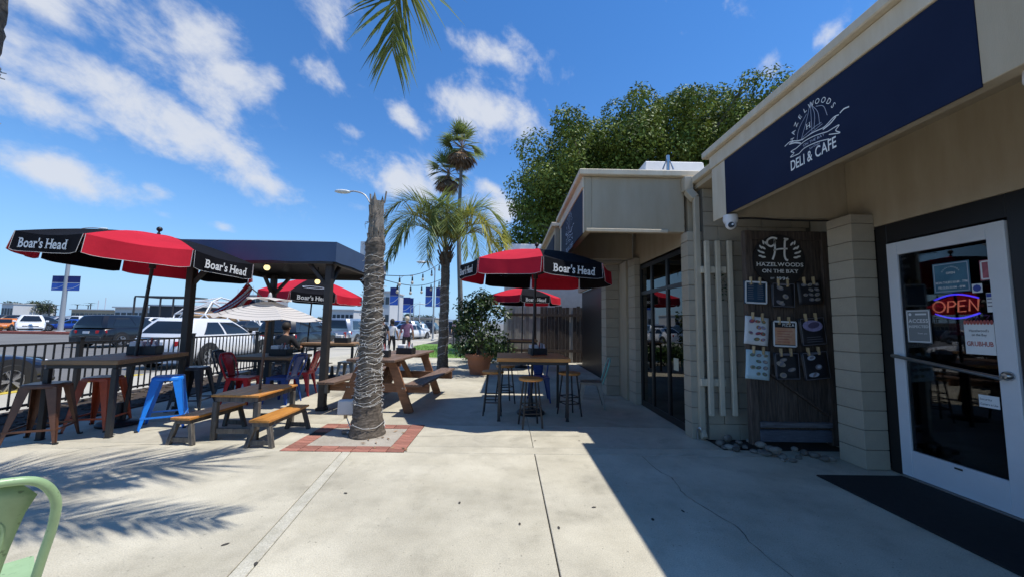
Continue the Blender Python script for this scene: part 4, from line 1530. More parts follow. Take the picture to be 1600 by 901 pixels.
# striped child-size parasol
STRIPE = mat('parasol_canvas', (.66, .62, .58), .8, transl=.25)
STRIPG = mat('parasol_stripe', (.15, .14, .15), .8, transl=.2)
TAUPE = mat('parasol_pole', (.10, .06, .045), .5)
ps = thing('striped_parasol', 'small white parasol with thin grey stripes over the low table', 'umbrella', (-3.27, 5.2, .02))
ps.rotation_euler = (0, R(2.2), 0)
MB().tube([(0, 0, 0), (0, 0, 1.72)], .017, 8).build('pole', TAUPE, ps)
MB().lathe([(.001, 1.70), (.02, 1.70), (.026, 1.74), (.014, 1.79), (.001, 1.80)], 10).build('finial', PIPING, ps)
for k in range(6):
    a0, a1 = R(15 + 60 * k), R(15 + 60 * (k + 1))
    A, B = Vector((.67 * math.cos(a0), .67 * math.sin(a0), 1.46)), Vector((.67 * math.cos(a1), .67 * math.sin(a1), 1.46))
    T = Vector((0, 0, 1.70))
    mb = MB()
    edges = [0, .07, .085, .16, .175, .27, .285, .38, .395, .49, .505, .6, .615, .71, .725, .83, .845, 1.0]
    for i in range(len(edges) - 1):
        rows_ = []
        for t in (edges[i], edges[i + 1]):
            t2 = .12 + .88 * t
            rows_.append([T.lerp(A.lerp(B, s / 8), t2) + Vector((0, 0, .008 * math.sin(math.pi * t2) - .03 * t2 * math.sin(math.pi * s / 8))) for s in range(9)])
        mb.grid(rows_, mi=i % 2)
    mb.build('canopy_panel', [STRIPE, STRIPG], ps)
    rows_ = [[Vector((0, 0, 1.735)).lerp(Vector((.26 * math.cos(a), .26 * math.sin(a), 1.685 + (0 if j % 8 else -.0) + .028 * math.sin(math.pi * j / 8))), t) for j, a in enumerate([a0 + (a1 - a0) * q / 8 for q in range(9)])] for t in (.02, .5, 1)]
    MB().grid(rows_).build('vent_panel', STRIPE, ps)
    MB().bar(A * .98 + Vector((0, 0, .01)), (0, 0, 1.67), .010, .014).build('rib', TAUPE, ps)
    MB().bar(A.lerp(Vector((0, 0, 1.67)), .5), (0, 0, 1.40), .008, .012).build('strut', TAUPE, ps)

# big picnic table
pt = thing('picnic_table', 'long brown wooden picnic table with attached benches behind the wrapped palm', 'table', (-2.03, 7.2, 0), R(-4.5))
PL = 1.14
for k in range(5):
    MB().box(-.39 + k * .156 + .003, -.39 + (k + 1) * .156 - .003, -PL, PL, .822, .862).build('plank', STAINT, pt, bevel=.005)
for s in (-1, 1):
    for k in range(2):
        x0 = s * .70 - .145 + k * .145
        MB().box(x0 + .003, x0 + .142, -PL, PL, .462, .50).build('bench_plank', STAINT, pt, bevel=.005)
for sy in (-1, 1):
    y = sy * .86
    for s in (-1, 1):
        MB().bar((s * .24, y, .81), (s * .56, y, .0), .04, .145, (1, 0, 0)).build('leg', STAINX, pt, bevel=.004)
    MB().box(-.86, .86, y - sy * .043 - .02, y - sy * .043 + .02, .32, .461).build('cross_beam', STAINX, pt, bevel=.004)
    MB().box(-.37, .37, y - sy * .043 - .02, y - sy * .043 + .02, .73, .821).build('top_cleat', STAINX, pt, bevel=.004)
    for s in (-1, 1):
        for dx in (.02, .06):
            MB().lathe([(.001, 0), (.014, 0), (.012, .008), (.001, .008)], 8, (0, 0, 0), 0, 'y').build('bolt', STEEL, pt, (s * (.42 + dx), y + sy * .02 - (0 if sy > 0 else .008), .395))
    MB().bar((0, y - sy * .06, .36), (0, sy * .15, .81), .04, .09, (1, 0, 0)).build('brace', STAINX, pt, bevel=.004)


# condiment caddies
CADB = mat('caddy_black', (.02, .02, .022), .5)
NAPK = mat('napkin_white', (.72, .72, .72), .8)
JARG = mat('condiment_grey', (.30, .31, .34), .4)


def caddy(label, loc, rz=0.0, s=1.0):
    o = thing('condiment_caddy', label, 'caddy', loc, rz, 'black condiment caddies')
    mb = MB().box(-.13 * s, .13 * s, -.09 * s, .09 * s, 0, .012)
    for a in (-1, 1):
        mb.box(-.13 * s, .13 * s, *sorted((a * .09 * s, a * .083 * s)), .0125, .10 * s)
        mb.box(*sorted((a * .13 * s, a * .123 * s)), -.0825 * s, .0825 * s, .0125, .10 * s)
    mb.build('tray', CADB, o, bevel=.003)
    MB().box(-.12 * s, .0, -.07 * s, .07 * s, .0125, .15 * s).build('napkin_pack', NAPK, o, bevel=.012)
    for k, (x, y, h, mt) in enumerate(((.04, -.05, .17, JARG), (.09, -.045, .15, NAPK), (.04, .02, .18, PK[1]), (.09, .03, .16, JARG), (.065, .065, .14, NAPK))):
        MB().lathe([(.001, 0), (.022 * s, 0), (.022 * s, h * .62 * s), (.010 * s, h * .8 * s), (.010 * s, h * s), (.001, h * s)], 10).build('bottle', mt, o, (x * s, y * s, .0125))
    return o


caddy('black caddy with napkins at the near end of the picnic table', (-2.12, 6.55, .863), R(5), 1.15)
caddy('black caddy with napkins farther along the picnic table', (-1.88, 7.25, .863), R(-8), 1.15)
caddy('black caddy with bottles on the fence-side bar table', (-5.18, 5.62, .931), R(20), 1.25)
caddy('black caddy on the shaded orange table', (.52, 6.62, .936), R(12), 1.1)
caddy('black caddy on the table under the pavilion', (-4.45, 7.7, .761), R(0), 1.3)
caddy('black caddy on the back bar table', (-4.2, 9.95, .901), R(0), 1.3)

# ================================================================ pavilion, fence, trees
NAVYF = mat('navy_canvas', (0.046, 0.088, 0.175), 0.8, var=.08, vscale=2, transl=.05, bump=.05, bscale=300)
ROOFN = mat('faded_canvas', (0.16, 0.20, 0.25), 0.8, var=.06, vscale=2)
POSTM = mat('dark_post', (0.030, 0.026, 0.024), 0.55, var=.25, vscale=5)
PX0, PX1, PY0, PY1 = -5.45, -2.84, 6.28, 8.85
pv = thing('pavilion', 'navy canvas pavilion on dark posts behind the low table', 'pavilion', ((PX0 + PX1) / 2, (PY0 + PY1) / 2, 0))
hx, hy = (PX1 - PX0) / 2, (PY1 - PY0) / 2
ZV0, ZV1, ZA = 2.41, 2.74, 3.02
for (a, b) in (((-hx, -hy), (hx, -hy)), ((hx, -hy), (hx, hy)), ((hx, hy), (-hx, hy)), ((-hx, hy), (-hx, -hy))):
    rows_ = []
    A, B = Vector((*a, 0)), Vector((*b, 0))
    for z in (ZV1, (ZV0 + ZV1) / 2, ZV0):
        rows_.append([A.lerp(B, s / 10) + Vector((0, 0, z - (.008 * math.sin(s * 1.9) if z == ZV0 else 0))) for s in range(11)])
    MB().grid(rows_, 0, False).build('valance', NAVYF, pv)
    MB().add([A + Vector((0, 0, ZV1)), B + Vector((0, 0, ZV1)), Vector((0, 0, ZA))], [(0, 1, 2)]).build('roof_panel', ROOFN, pv)
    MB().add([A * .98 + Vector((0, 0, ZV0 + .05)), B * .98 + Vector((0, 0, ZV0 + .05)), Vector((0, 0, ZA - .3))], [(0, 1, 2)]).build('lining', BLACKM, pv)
    MB().bar(A * .965 + Vector((0, 0, ZV0 + .02)), B * .965 + Vector((0, 0, ZV0 + .02)), .07, .12).build('beam', POSTM, pv, bevel=.006)
for sx in (-1, 1):
    for sy in (-1, 1):
        x, y = sx * (hx - .16), sy * (hy - .16)
        MB().box(x - .055, x + .055, y - .055, y + .055, 0, ZV0 + .05).build('post', POSTM, pv, bevel=.008)
        MB().box(x - .075, x + .075, y - .075, y + .075, 0, .05).build('post_shoe', BLACKM, pv, bevel=.005)
        MB().bar((x, y, ZV0 - .42), (x - sx * .36, y, ZV0), .06, .06).build('brace', POSTM, pv, bevel=.005)
        MB().bar((x, y, ZV0 - .42), (x, y - sy * .36, ZV0), .06, .06).build('brace', POSTM, pv, bevel=.005)
BULB = mat('warm_bulb', (.9, .8, .5), .3, emit=(1.0, .78, .36), estr=1.6)
for i, (px, py, Y) in enumerate(((417, 418, 7.0), (496, 440, 8.0))):
    p = at_y(px, py, Y)
    b = thing('bulb_lamp', ('lit yellowish bulb under the street side of the pavilion', 'lit yellowish bulb under the palm side of the pavilion')[i], 'lamp', (p.x, p.y, p.z))
    MB().sphere((0, 0, 0), .052, 10).build('globe', BULB, b)
    MB().lathe([(.03, .03), (.03, .10), (.012, .11), (.012, .30)], 10).build('socket', BLACKM, b)
# socket box on the pavilion's front post
eb = thing('outlet_box', 'small grey outlet box strapped to the pavilion post', 'box', (PX1 - .16 + .085, PY0 + .13, .36))
MB().box(-.03, .03, -.05, .05, -.08, .08).build('housing', GUNM, eb, bevel=.008)
MB().tube(smooth_pts([(0, 0, -.08), (.0, -.02, -.2), (.04, -.03, -.34)], 5), .008, 6).build('cable', BLACKM, eb)

# black picket fence
XFEN = -7.12
fn = thing('picket_fence', 'black metal picket fence between the patio and the sidewalk', 'fence', (XFEN, 0, 0))
pk = MB().box(-.009, .009, -.009, .009, .10, 1.02).mesh('picket', BLACKM)
posts = [3.3, 4.25, 6.55, 8.85, 11.1, 12.6]
for a, b in zip(posts, posts[1:]):
    for z in (.14, 1.03):
        MB().box(-.014, .014, a + .03, b - .03, z - .018, z + .018).build('rail', BLACKM, fn)
    n = int((b - a) / .118)
    for k in range(1, n):
        inst('picket', pk, fn, (0, a + k * (b - a) / n, 0))
po = MB().box(-.032, .032, -.032, .032, .0, 1.10).box(-.04, .04, -.04, .04, 1.1, 1.125).mesh('post', BLACKM)
for y in posts:
    inst('post', po, fn, (0, y, 0))


# ---- palms
def leaflet(mb, p, d, L, w, droop, mi=0, seg=3):
    """strip leaf from p along d bending down"""
    d = d.normalized()
    side = d.cross(Vector((0, 0, 1)))
    if side.length < .05:
        side = Vector((1, 0, 0))
    side = side.normalized()
    vs_, c = [], Vector(p)
    dd = d.copy()
    for i in range(seg + 1):
        t = i / seg
        ww = w * (1 - t) ** .6 * (.55 + .45 * min(1, t * 4))
        vs_ += [c - side * ww, c + side * ww]
        dd = (dd + Vector((0, 0, -droop / seg * (.5 + t)))).normalized()
        c = c + dd * (L / seg)
    mb.add(vs_, [(2 * i, 2 * i + 1, 2 * i + 3, 2 * i + 2) for i in range(seg)], mi, False)


def frond_mesh(ctrl, n_leaf, leaf_len, leaf_w, droop, rnd, mt_leaf, mt_rib, spread=62, thick=.016):
    """feather frond along control points (local)"""
    P = smooth_pts([Vector(c) for c in ctrl], 8)
    mb = MB().tube(P, [thick * (1 - .8 * i / (len(P) - 1)) for i in range(len(P))], 5, 1)
    L = [0]
    for a, b in zip(P, P[1:]):
        L.append(L[-1] + (b - a).length)
    for k in range(n_leaf):
        t = .14 + .86 * (k + rnd.random() * .6) / n_leaf
        s = min(t, .999) * L[-1]
        i = max(j for j in range(len(L)) if L[j] <= s)
        i = min(i, len(P) - 2)
        p = P[i].lerp(P[i + 1], (s - L[i]) / max(1e-6, L[i + 1] - L[i]))
        ta = (P[i + 1] - P[i]).normalized()
        side = ta.cross(Vector((0, 0, 1)))
        side = side.normalized() if side.length > .05 else Vector((1, 0, 0))
        upn = side.cross(ta)
        ll = leaf_len * (.45 + .75 * math.sin(math.pi * min(1, .12 + .8 * t))) * rnd.uniform(.8, 1.1)
        ang = R(spread * (1 - .45 * t) + rnd.uniform(-9, 9))
        for sgn in (-1, 1):
            d = ta * math.cos(ang) + side * sgn * math.sin(ang) + upn * rnd.uniform(.05, .6)
            leaflet(mb, p, d, ll, leaf_w, droop * rnd.uniform(.6, 1.5), 0)
    return mb, [mt_leaf, mt_rib]


PALMG = mat('palm_green', (0.15, 0.20, 0.05), 0.5, transl=.4, island=.4, c2=(0.25, 0.29, 0.09), vscale=2)
PALMY = mat('palm_yellow_green', (0.27, 0.27, 0.035), 0.5, transl=.35, island=.35, c2=(0.36, 0.33, 0.06), vscale=2)
PALMD = mat('palm_dead', (0.30, 0.19, 0.11), 0.8, transl=.15, island=.4)
RIBG = mat('palm_rib', (0.16, 0.17, 0.06), 0.6)
BARK = mat('palm_bark', (0.075, 0.062, 0.050), 0.95, c2=(0.215, 0.18, 0.145), vscale=5, grain=(2.0, 2.0, 11), bump=1.0, bscale=20, speck=.3)
BARKP = mat('palm_dead_wood', (0.30, 0.27, 0.23), 0.95, c2=(0.16, 0.13, 0.10), vscale=7, grain=(9, 9, 1.2), bump=.9, bscale=22)
WIRE = mat('light_string_white', (.62, .61, .58), .5)


def ring_trunk(prof, n=26, rings=34, seed=1, mt=BARK, name='trunk', parent=None, lean=(0, 0)):
    """trunk with leaf-scar rings; prof = [(z, r)]"""
    rd = random.Random(seed)
    z0, z1 = prof[0][0], prof[-1][0]
    rows_ = []
    K = rings * 4
    for i in range(K + 1):
        z = z0 + (z1 - z0) * i / K
        for (za, ra), (zb, rb) in zip(prof, prof[1:]):
            if za <= z <= zb:
                r = ra + (rb - ra) * (z - za) / max(1e-6, zb - za)
                break
        ph = (i % 4) / 4
        rr = r * (1 + .055 * (1 - ph) * (1 if z > .35 else .2)) + rd.uniform(-.003, .003)
        row = []
        for j in range(n):
            a = 2 * math.pi * j / n
            q = rr + .010 * math.sin(3 * a + z * 7) * r / .2 + rd.uniform(-.007, .007)
            dz = .022 * math.sin(2 * a + seed)
            row.append((lean[0] * (z / 3) ** 2 + q * math.cos(a), lean[1] * (z / 3) ** 2 + q * math.sin(a), z + (dz if 0 < i < K else 0)))
        row.append(row[0])
        rows_.append(row)
    mb = MB().grid(rows_)
    mb.add([rows_[-1][j] for j in range(n)], [tuple(range(n))])
    return mb.build(name, mt, parent)


def string_wrap(parent, prof, z0, z1, turns, seed, thick=.0022, bulb_every=5, name='light_string'):
    rd = random.Random(seed)
    rad = lambda z: next((ra + (rb - ra) * (z - za) / max(1e-6, zb - za) for (za, ra), (zb, rb) in zip(prof, prof[1:]) if za <= z <= zb), prof[-1][1])
    pts = []
    N = int(turns * 22)
    off = 0
    for i in range(N + 1):
        t = i / N
        off = off * .9 + rd.uniform(-.012, .012)
        z = z0 + (z1 - z0) * t + off + .02 * math.sin(i * .9 + seed)
        a = t * turns * 2 * math.pi + .1 * math.sin(i * .7)
        r = rad(max(z0, min(z1, z))) + .012 + rd.uniform(0, .012)
        pts.append((r * math.cos(a), r * math.sin(a), z))
    mb = MB().tube(pts, thick, 4)
    for i in range(0, N, 3):
        p = Vector(pts[i])
        o = Vector((p.x, p.y, 0)).normalized()
        d = (o * rd.uniform(.4, 1) + Vector((rd.uniform(-.8, .8), rd.uniform(-.8, .8), rd.uniform(-1, 1)))).normalized()
        mb.bar(p, p + d * rd.uniform(.02, .035), .006, .006)
    return mb.build(name, WIRE, parent)


# wrapped dead palm in the brick frame
T1 = G(568, 681)
w1 = thing('wrapped_palm', 'topless grey palm trunk wound with white string lights in brick frame', 'tree', (T1.x, T1.y + .1, 0))
prof1 = [(0, .230), (.12, .205), (.35, .168), (.75, .145), (1.3, .130), (1.9, .120), (2.35, .115), (2.5, .128), (2.56, .10)]
ring_trunk(prof1, 28, 30, 3, BARK, 'trunk', w1)
# ragged dead core with splintered top
mb = MB()
rd = random.Random(5)
rows_ = []
for i in range(15):
    z = 2.50 + .62 * i / 14
    row = []
    for j in range(18):
        a = 2 * math.pi * j / 18
        q = (.098 - .018 * i / 14) * (1 + .16 * math.sin(5 * a + i * .35)) + rd.uniform(-.006, .006)
        row.append((q * math.cos(a), q * math.sin(a), z + (rd.uniform(-.12, .08) if i == 14 else 0)))
    row.append(row[0])
    rows_.append(row)
mb.grid(rows_)
mb.add([rows_[12][j] for j in range(18)], [tuple(range(18))])
mb.build('dead_core', BARKP, w1)
for k in range(26):
    a = rd.random() * 6.28
    mb = MB()
    p = Vector((.10 * math.cos(a), .10 * math.sin(a), rd.uniform(2.5, 3.05)))
    if k % 2:
        q = p + Vector((math.cos(a) * rd.uniform(.02, .07), math.sin(a) * rd.uniform(.02, .07), rd.uniform(-.25, .02)))
        mb.tube([p, (p + q) / 2 + Vector((math.cos(a) * .03, math.sin(a) * .03, .02)), q], [.006, .004, .001], 4)
    else:
        mb.bar(p, p + Vector((math.cos(a) * .02, math.sin(a) * .02, rd.uniform(.08, .2))), .03, .008)
    mb.build('bark_shred', BARKP, w1)
for k in range(3):
    string_wrap(w1, prof1, .33 + .02 * k, 1.45 + .1 * k, 9, 20 + k)
string_wrap(w1, prof1, 1.4, 2.3, 8, 31)
string_wrap(w1, prof1, .28, 2.2, 13, 33)
string_wrap(w1, prof1, .12, .16, 1.1, 32, .004)
tag(None or w1)
# transformer box at its foot
bx = G(541, 676)
tb = thing('power_box', 'pale grey outdoor power box on a stake at the wrapped palm', 'box', (bx.x, bx.y, 0), R(12))
MB().box(-.115, .095, -.06, .05, .24, .43).build('cover', mat('box_plastic', (.55, .56, .57), .5, var=.05), tb, bevel=.02, seg=2)
MB().bar((.07, 0, 0), (.085, 0, .25), .03, .02).build('stake', GUNM, tb)
MB().box(-.04, .0, -.02, .02, .19, .24).build('plug', PINW, tb, bevel=.004)
MB().tube(smooth_pts([(.0, -.02, .2), (.06, -.06, .06), (.02, -.06, .02), (.12, -.03, .015), (.2, .0, .03)], 6), .008, 6).build('cable', WIRE, tb)
MB().box(-.05, .06, -.05, .0, .0, .05).build('adapter', GUNM, tb, bevel=.01)
# dry leaves by the foot
mb = MB()
for k in range(14):
    p = G(640 - 40 + random.uniform(-40, 40), 690 + random.uniform(-20, 14))
    d = Vector((random.uniform(-1, 1), random.uniform(-1, 1), 0)).normalized() * .04
    s = Vector((-d.y, d.x, 0)) * .25
    mb.add([p + Vector((0, 0, .008)) - d, p + s + Vector((0, 0, .014)), p + d + Vector((0, 0, .01)), p - s + Vector((0, 0, .006))], [(0, 1, 2, 3)])
tag(mb.build('fallen_leaves', PALMD), 'few dry leaf scraps by the wrapped palm', 'leaves', kind='stuff')


def feather_palm(label, loc, trunk_prof, z_crown, fronds, seed, lights=None, name='palm_tree'):
    p = thing(name, label, 'tree', loc)
    ring_trunk(trunk_prof, 18, 26, seed, BARK, 'trunk', p)
    rd = random.Random(seed)
    mb = MB()
    for k in range(30):     # old leaf bases under the crown
        a = rd.random() * 6.28
        r0_ = trunk_prof[-1][1]
        z = z_crown - rd.uniform(.05, .55)
        mb.bar((r0_ * math.cos(a), r0_ * math.sin(a), z), ((r0_ + .12) * math.cos(a), (r0_ + .12) * math.sin(a), z + rd.uniform(.15, .35)), .06, .02, (math.cos(a), math.sin(a), 0), 0, .03, .012)
    mb.build('boot_fibres', mat('palm_boot', (.14, .10, .065), .9, island=.3), p)
    for f in fronds:
        ctrl, n, ll, lwid, dr, mt = f
        mb, mts = frond_mesh(ctrl, n, ll, lwid, dr, rd, mt, RIBG)
        mb.build('frond', mts, p, (0, 0, z_crown))
    if lights:
        for k in range(lights[2]):
            string_wrap(p, trunk_prof, lights[0], lights[1], 9, seed + k, .003)
    return p


def arc_frond(az, reach, rise, drop):
    """control points leaving the crown at azimuth az"""
    c, s = math.cos(R(az)), math.sin(R(az))
    return [(0, 0, -.1), (reach * .28 * c, reach * .28 * s, rise * .75), (reach * .62 * c, reach * .62 * s, rise), (reach * .88 * c, reach * .88 * s, rise - (rise + drop) * .42), (reach * c, reach * s, -drop)]


Y2P = 11.9
c2 = at_y(697, 388, Y2P)
fr = []
for az, reach, rise, drop, mt in ((178, 2.0, 1.55, -.9, PALMG), (150, 1.8, 1.35, -.5, PALMG), (95, 1.4, 1.35, -.6, PALMG), (30, 1.6, 1.3, -.6, PALMG), (8, 1.9, 1.4, -.35, PALMG),
                                  (200, 2.0, .95, .55, PALMY), (170, 2.05, .75, .75, PALMG), (225, 1.7, .9, .4, PALMG), (-10, 1.9, .75, .1, PALMY), (-35, 1.8, .9, .45, PALMY),
                                  (20, 1.9, .6, .35, PALMY), (60, 1.9, 1.2, .2, PALMG), (120, 1.9, 1.2, .2, PALMG), (-80, 1.5, 1.1, -.2, PALMG), (-60, 1.7, .9, .5, PALMG), (260, 1.6, 1.0, .3, PALMG), (-100, 1.3, 1.3, -.5, PALMG)):
    fr.append((arc_frond(az, reach, rise, drop), 80, .68, .019, .5, mt))
b2 = c2.x
feather_palm('young green feather palm with lit trunk beyond the picnic table', (b2, Y2P, 0), [(0, .19), (.4, .155), (1.6, .135), (3.2, .13), (3.62, .17)], c2.z, fr, 4, (.3, 2.6, 3))

# palm at the street side, trunk just outside the picture
LP = Vector((-3.50, 2.30))
tip1 = at_y(613, 78, 3.95)
mid1 = at_y(619, -60, 3.62)
ZC = 4.55
loc = lambda v: (v.x - LP.x, v.y - LP.y, v.z - ZC)
f1 = [(0, 0, -.1), (.45, .38, .55), (1.15, .95, .85), loc(mid1), loc(at_y(617, 10, 3.85)), loc(tip1)]
tip2 = Vector((-.34, 2.66, 4.35))
f2 = [(0, 0, -.1), (.7, .05, .65), (1.6, .15, .75), (2.4, .28, .35), loc(tip2)]
fr = [(f1, 130, .80, .016, .55, PALMG), (f2, 90, .55, .016, .6, PALMG)]
for az, reach, rise, drop in ((75, 1.3, 1.9, -1.2), (115, 1.5, 1.8, -1.0), (165, 2.2, 1.3, .2), (205, 2.4, 1.0, .5), (250, 2.4, .9, .6), (295, 2.3, 1.0, .5), (-30, 2.3, 1.5, -.6), (8, 2.3, 1.5, -.7), (22, 2.4, 1.35, -.6), (-8, 2.2, 1.5, -.6), (35, 1.9, 1.7, -1.0), (140, 1.6, 1.8, -.8), (230, 1.6, 1.8, -.8)):
    fr.append((arc_frond(az, reach, rise, drop), 74, .55, .016, .6, PALMG))
feather_palm('tall palm at the street side of the patio whose hanging frond enters the sky', (LP.x, LP.y, 0), [(0, .2), (.4, .185), (2.0, .175), (3.6, .165), (4.45, .17)], ZC, fr, 9, (.5, 3.3, 3))


# fan palms far off
def fan_palm(label, px, py, Y, seed, rr=1.45):
    c = at_y(px, py, Y)
    t = thing('fan_palm', label, 'tree', (c.x, Y, 0), 0, 'tall fan palms')
    rd = random.Random(seed)
    pts = [(0 + .3 * math.sin(i * .5 + seed) * (1 - i / 10), 0, c.z * i / 10) for i in range(11)]
    MB().tube(pts, [.24 - .012 * i for i in range(11)], 9).build('trunk', mat('fan_trunk', (.17, .15, .13), .95, var=.2, vscale=3), t)
    for k in range(60):
        dead = k >= 26
        az = rd.random() * 6.28
        el = R(rd.uniform(-78, -25)) if dead else R(rd.uniform(-15, 80))
        d = Vector((math.cos(az) * math.cos(el), math.sin(az) * math.cos(el), math.sin(el)))
        st = Vector((0, 0, -.15 if dead else .1))
        hub = st + d * rr * (.42 if dead else .5)
        mb = MB().tube([st, hub], .025, 4, 1)
        sd = d.cross(Vector((0, 0, 1)))
        sd = sd.normalized() if sd.length > .1 else Vector((1, 0, 0))
        for q in range(13):
            a = R(-75 + 150 * q / 12)
            dd = d * math.cos(a) + sd * math.sin(a)
            leaflet(mb, hub, dd, rr * (.62 if not dead else .5) * rd.uniform(.8, 1.1), .075, .5 if not dead else .9, 0, 3)
        mb.build('fan_leaf', [MATS['palm_dead'] if dead else MATS['palm_green'], MATS['palm_dead']], t, (0, 0, c.z))
    return t


fan_palm('taller of two far fan palms with brown skirt', 722, 232, 32, 1, 2.15)
fan_palm('shorter of two far fan palms with brown skirt', 701, 272, 33.5, 2, 2.1)

# ---- big ficus behind the roofs
LEAFM = mat('ficus_leaf', (0.048, 0.082, 0.014), 0.55, transl=.12, island=.55, c2=(0.165, 0.20, 0.036), vscale=.6, spec=.2)


def leaf_cloud(blobs, per, size, rnd, squash=.85, inner=.35):
    """leaf quads spread through the outer shell of many overlapping clumps"""
    V, Fc = [], []
    b = 0
    for (cx, cy_, cz, r) in blobs:
        n = int(per * r * r)
        u = rnd.normal(size=(n, 3))
        u /= np.linalg.norm(u, axis=1)[:, None]
        rad = r * (1 - inner * rnd.random(n) ** 2 + .10 * rnd.normal(size=n))
        c = np.stack([cx + u[:, 0] * rad, cy_ + u[:, 1] * rad, cz + u[:, 2] * rad * squash], 1)
        nr = u * .9 + .55 * rnd.normal(size=(n, 3))
        nr[:, 2] += .5
        nr /= np.linalg.norm(nr, axis=1)[:, None]
        d = rnd.normal(size=(n, 3)) + u * .8
        d[:, 2] -= .4
        d -= (d * nr).sum(1)[:, None] * nr
        d /= np.linalg.norm(d, axis=1)[:, None]
        o = np.cross(nr, d)
        L = size * rnd.uniform(.7, 1.3, n)[:, None]
        q = np.stack([c, c + d * L * .5 + o * L * .26, c + d * L, c + d * L * .5 - o * L * .26], 1)
        V.append(q.reshape(-1, 3))
        Fc.append(np.arange(n * 4).reshape(-1, 4) + b)
        b += n * 4
    return np.concatenate(V), np.concatenate(Fc)


def leaf_object(name, V, Fc, mt, parent=None, loc=(0, 0, 0)):
    me = bpy.data.meshes.new(name)
    me.vertices.add(len(V))
    me.vertices.foreach_set('co', V.astype('f').ravel())
    me.loops.add(len(Fc) * 4)
    me.loops.foreach_set('vertex_index', Fc.astype('i').ravel())
    me.polygons.add(len(Fc))
    me.polygons.foreach_set('loop_start', np.arange(0, len(Fc) * 4, 4, dtype='i'))
    me.materials.append(mt)
    me.update(calc_edges=True)
    me.validate()
    return place(bpy.data.objects.new(name, me), parent, loc)


YT = 19.0
outline = [(786, 362), (800, 320), (826, 282), (842, 245), (868, 222), (885, 180), (935, 158), (985, 140), (1040, 140), (1080, 118), (1115, 125), (1160, 140), (1205, 145), (1240, 150)]
ft = thing('ficus_tree', 'large dense green tree towering behind the cafe roof', 'tree', (6.0, YT + 2.5, 0))
cx0, cz0 = 6.5, 6.0
blobs = []
rd = random.Random(3)
outline2 = []
for a_, b_ in zip(outline, outline[1:]):
    outline2 += [a_, ((a_[0] + b_[0]) / 2, (a_[1] + b_[1]) / 2 - 3)]
for (px, py) in outline2:
    p = at_y(px, py, YT + 1)
    c = Vector((cx0, 0, cz0))
    e = Vector((p.x, 0, p.z))
    for t in (.88, .66, .42):
        q = c.lerp(e, t)
        r = (.75 if t > .8 else .95) * rd.uniform(.7, 1.2)
        blobs.append((q.x - 6.0, rd.uniform(-1.5, .6) - (1 - t) * 4.2, q.z, r))
for k in range(330):
    px, py = rd.uniform(800, 1230), rd.uniform(150, 400)
    p = at_y(px, py, YT)
    inside = min((abs(px - o[0]), o[1]) for o in outline)[1]
    if py < inside + 30:
        continue
    blobs.append((p.x - 6.0, rd.uniform(-4.8, -1.0), p.z, rd.uniform(.4, 1.05)))
for k in range(34):
    q = at_y(rd.uniform(830, 1220), rd.uniform(230, 400), YT + 1)
    blobs.append((q.x - 6.0, rd.uniform(-2.6, .5), q.z, rd.uniform(1.1, 1.7)))
V, Fc = leaf_cloud(blobs, 640, .17, rng, .75, .3)
leaf_object('crown', V, Fc, LEAFM, ft)
# dark wood inside the crown
mb = MB().tube([(0, 0, 0), (.1, 0, 2), (0, .1, 4)], [.6, .5, .42], 10)
for k in range(22):
    e = blobs[(k * 7) % len(blobs)]
    P0 = Vector((0, 0, rd.uniform(2.4, 4)))
    E = Vector(e[:3])
    mb.tube([P0, P0.lerp(E, .5) + Vector((0, 0, .5)), E], [.25, .14, .04], 6)
mb.build('trunk', mat('ficus_bark', (.12, .10, .08), .95, var=.2), ft)

# ---- terracotta pot with shrub
PB = G(747, 586)
pot = thing('planter_pot', 'ribbed terracotta pot on the shaded walk', 'pot', (PB.x, PB.y + .3, 0))
TERRA = mat('terracotta', (0.40, 0.175, 0.095), 0.85, c2=(0.33, 0.15, 0.085), vscale=5, bump=.15, bscale=50)
MB().lathe([(.001, 0), (.26, 0), (.285, .15), (.29, .155), (.315, .28), (.322, .285), (.335, .40), (.35, .47), (.40, .475), (.41, .50), (.41, .56), (.395, .58), (.36, .575), (.35, .50), (.001, .49)], 36).build('vessel', TERRA, pot)
sh = thing('potted_shrub', 'dense dark green shrub growing in the terracotta pot', 'shrub', (PB.x, PB.y + .3, .49))
blobs = []
for k in range(46):
    a = rd.random() * 6.28
    z = rd.uniform(.15, 1.75)
    r = (.25 + .6 * math.sin(math.pi * min(1, (z + .2) / 2.0))) * rd.random() ** .5
    blobs.append((r * math.cos(a), r * math.sin(a), z, rd.uniform(.16, .30)))
V, Fc = leaf_cloud(blobs, 1500, .115, rng, .9, .6)
leaf_object('crown', V, Fc, mat('shrub_leaf', (0.040, 0.080, 0.020), 0.4, transl=.22, island=.4, c2=(0.09, 0.15, 0.035), vscale=3), sh)
mb = MB()
for k in range(9):
    a = k * .7
    mb.tube([(.04 * math.cos(a), .04 * math.sin(a), 0), (.1 * math.cos(a), .1 * math.sin(a), .6), (.4 * math.cos(a), .4 * math.sin(a), 1.3)], [.022, .016, .006], 6)
mb.build('stem', mat('ficus_bark', (.12, .10, .08), .95, var=.2), sh)

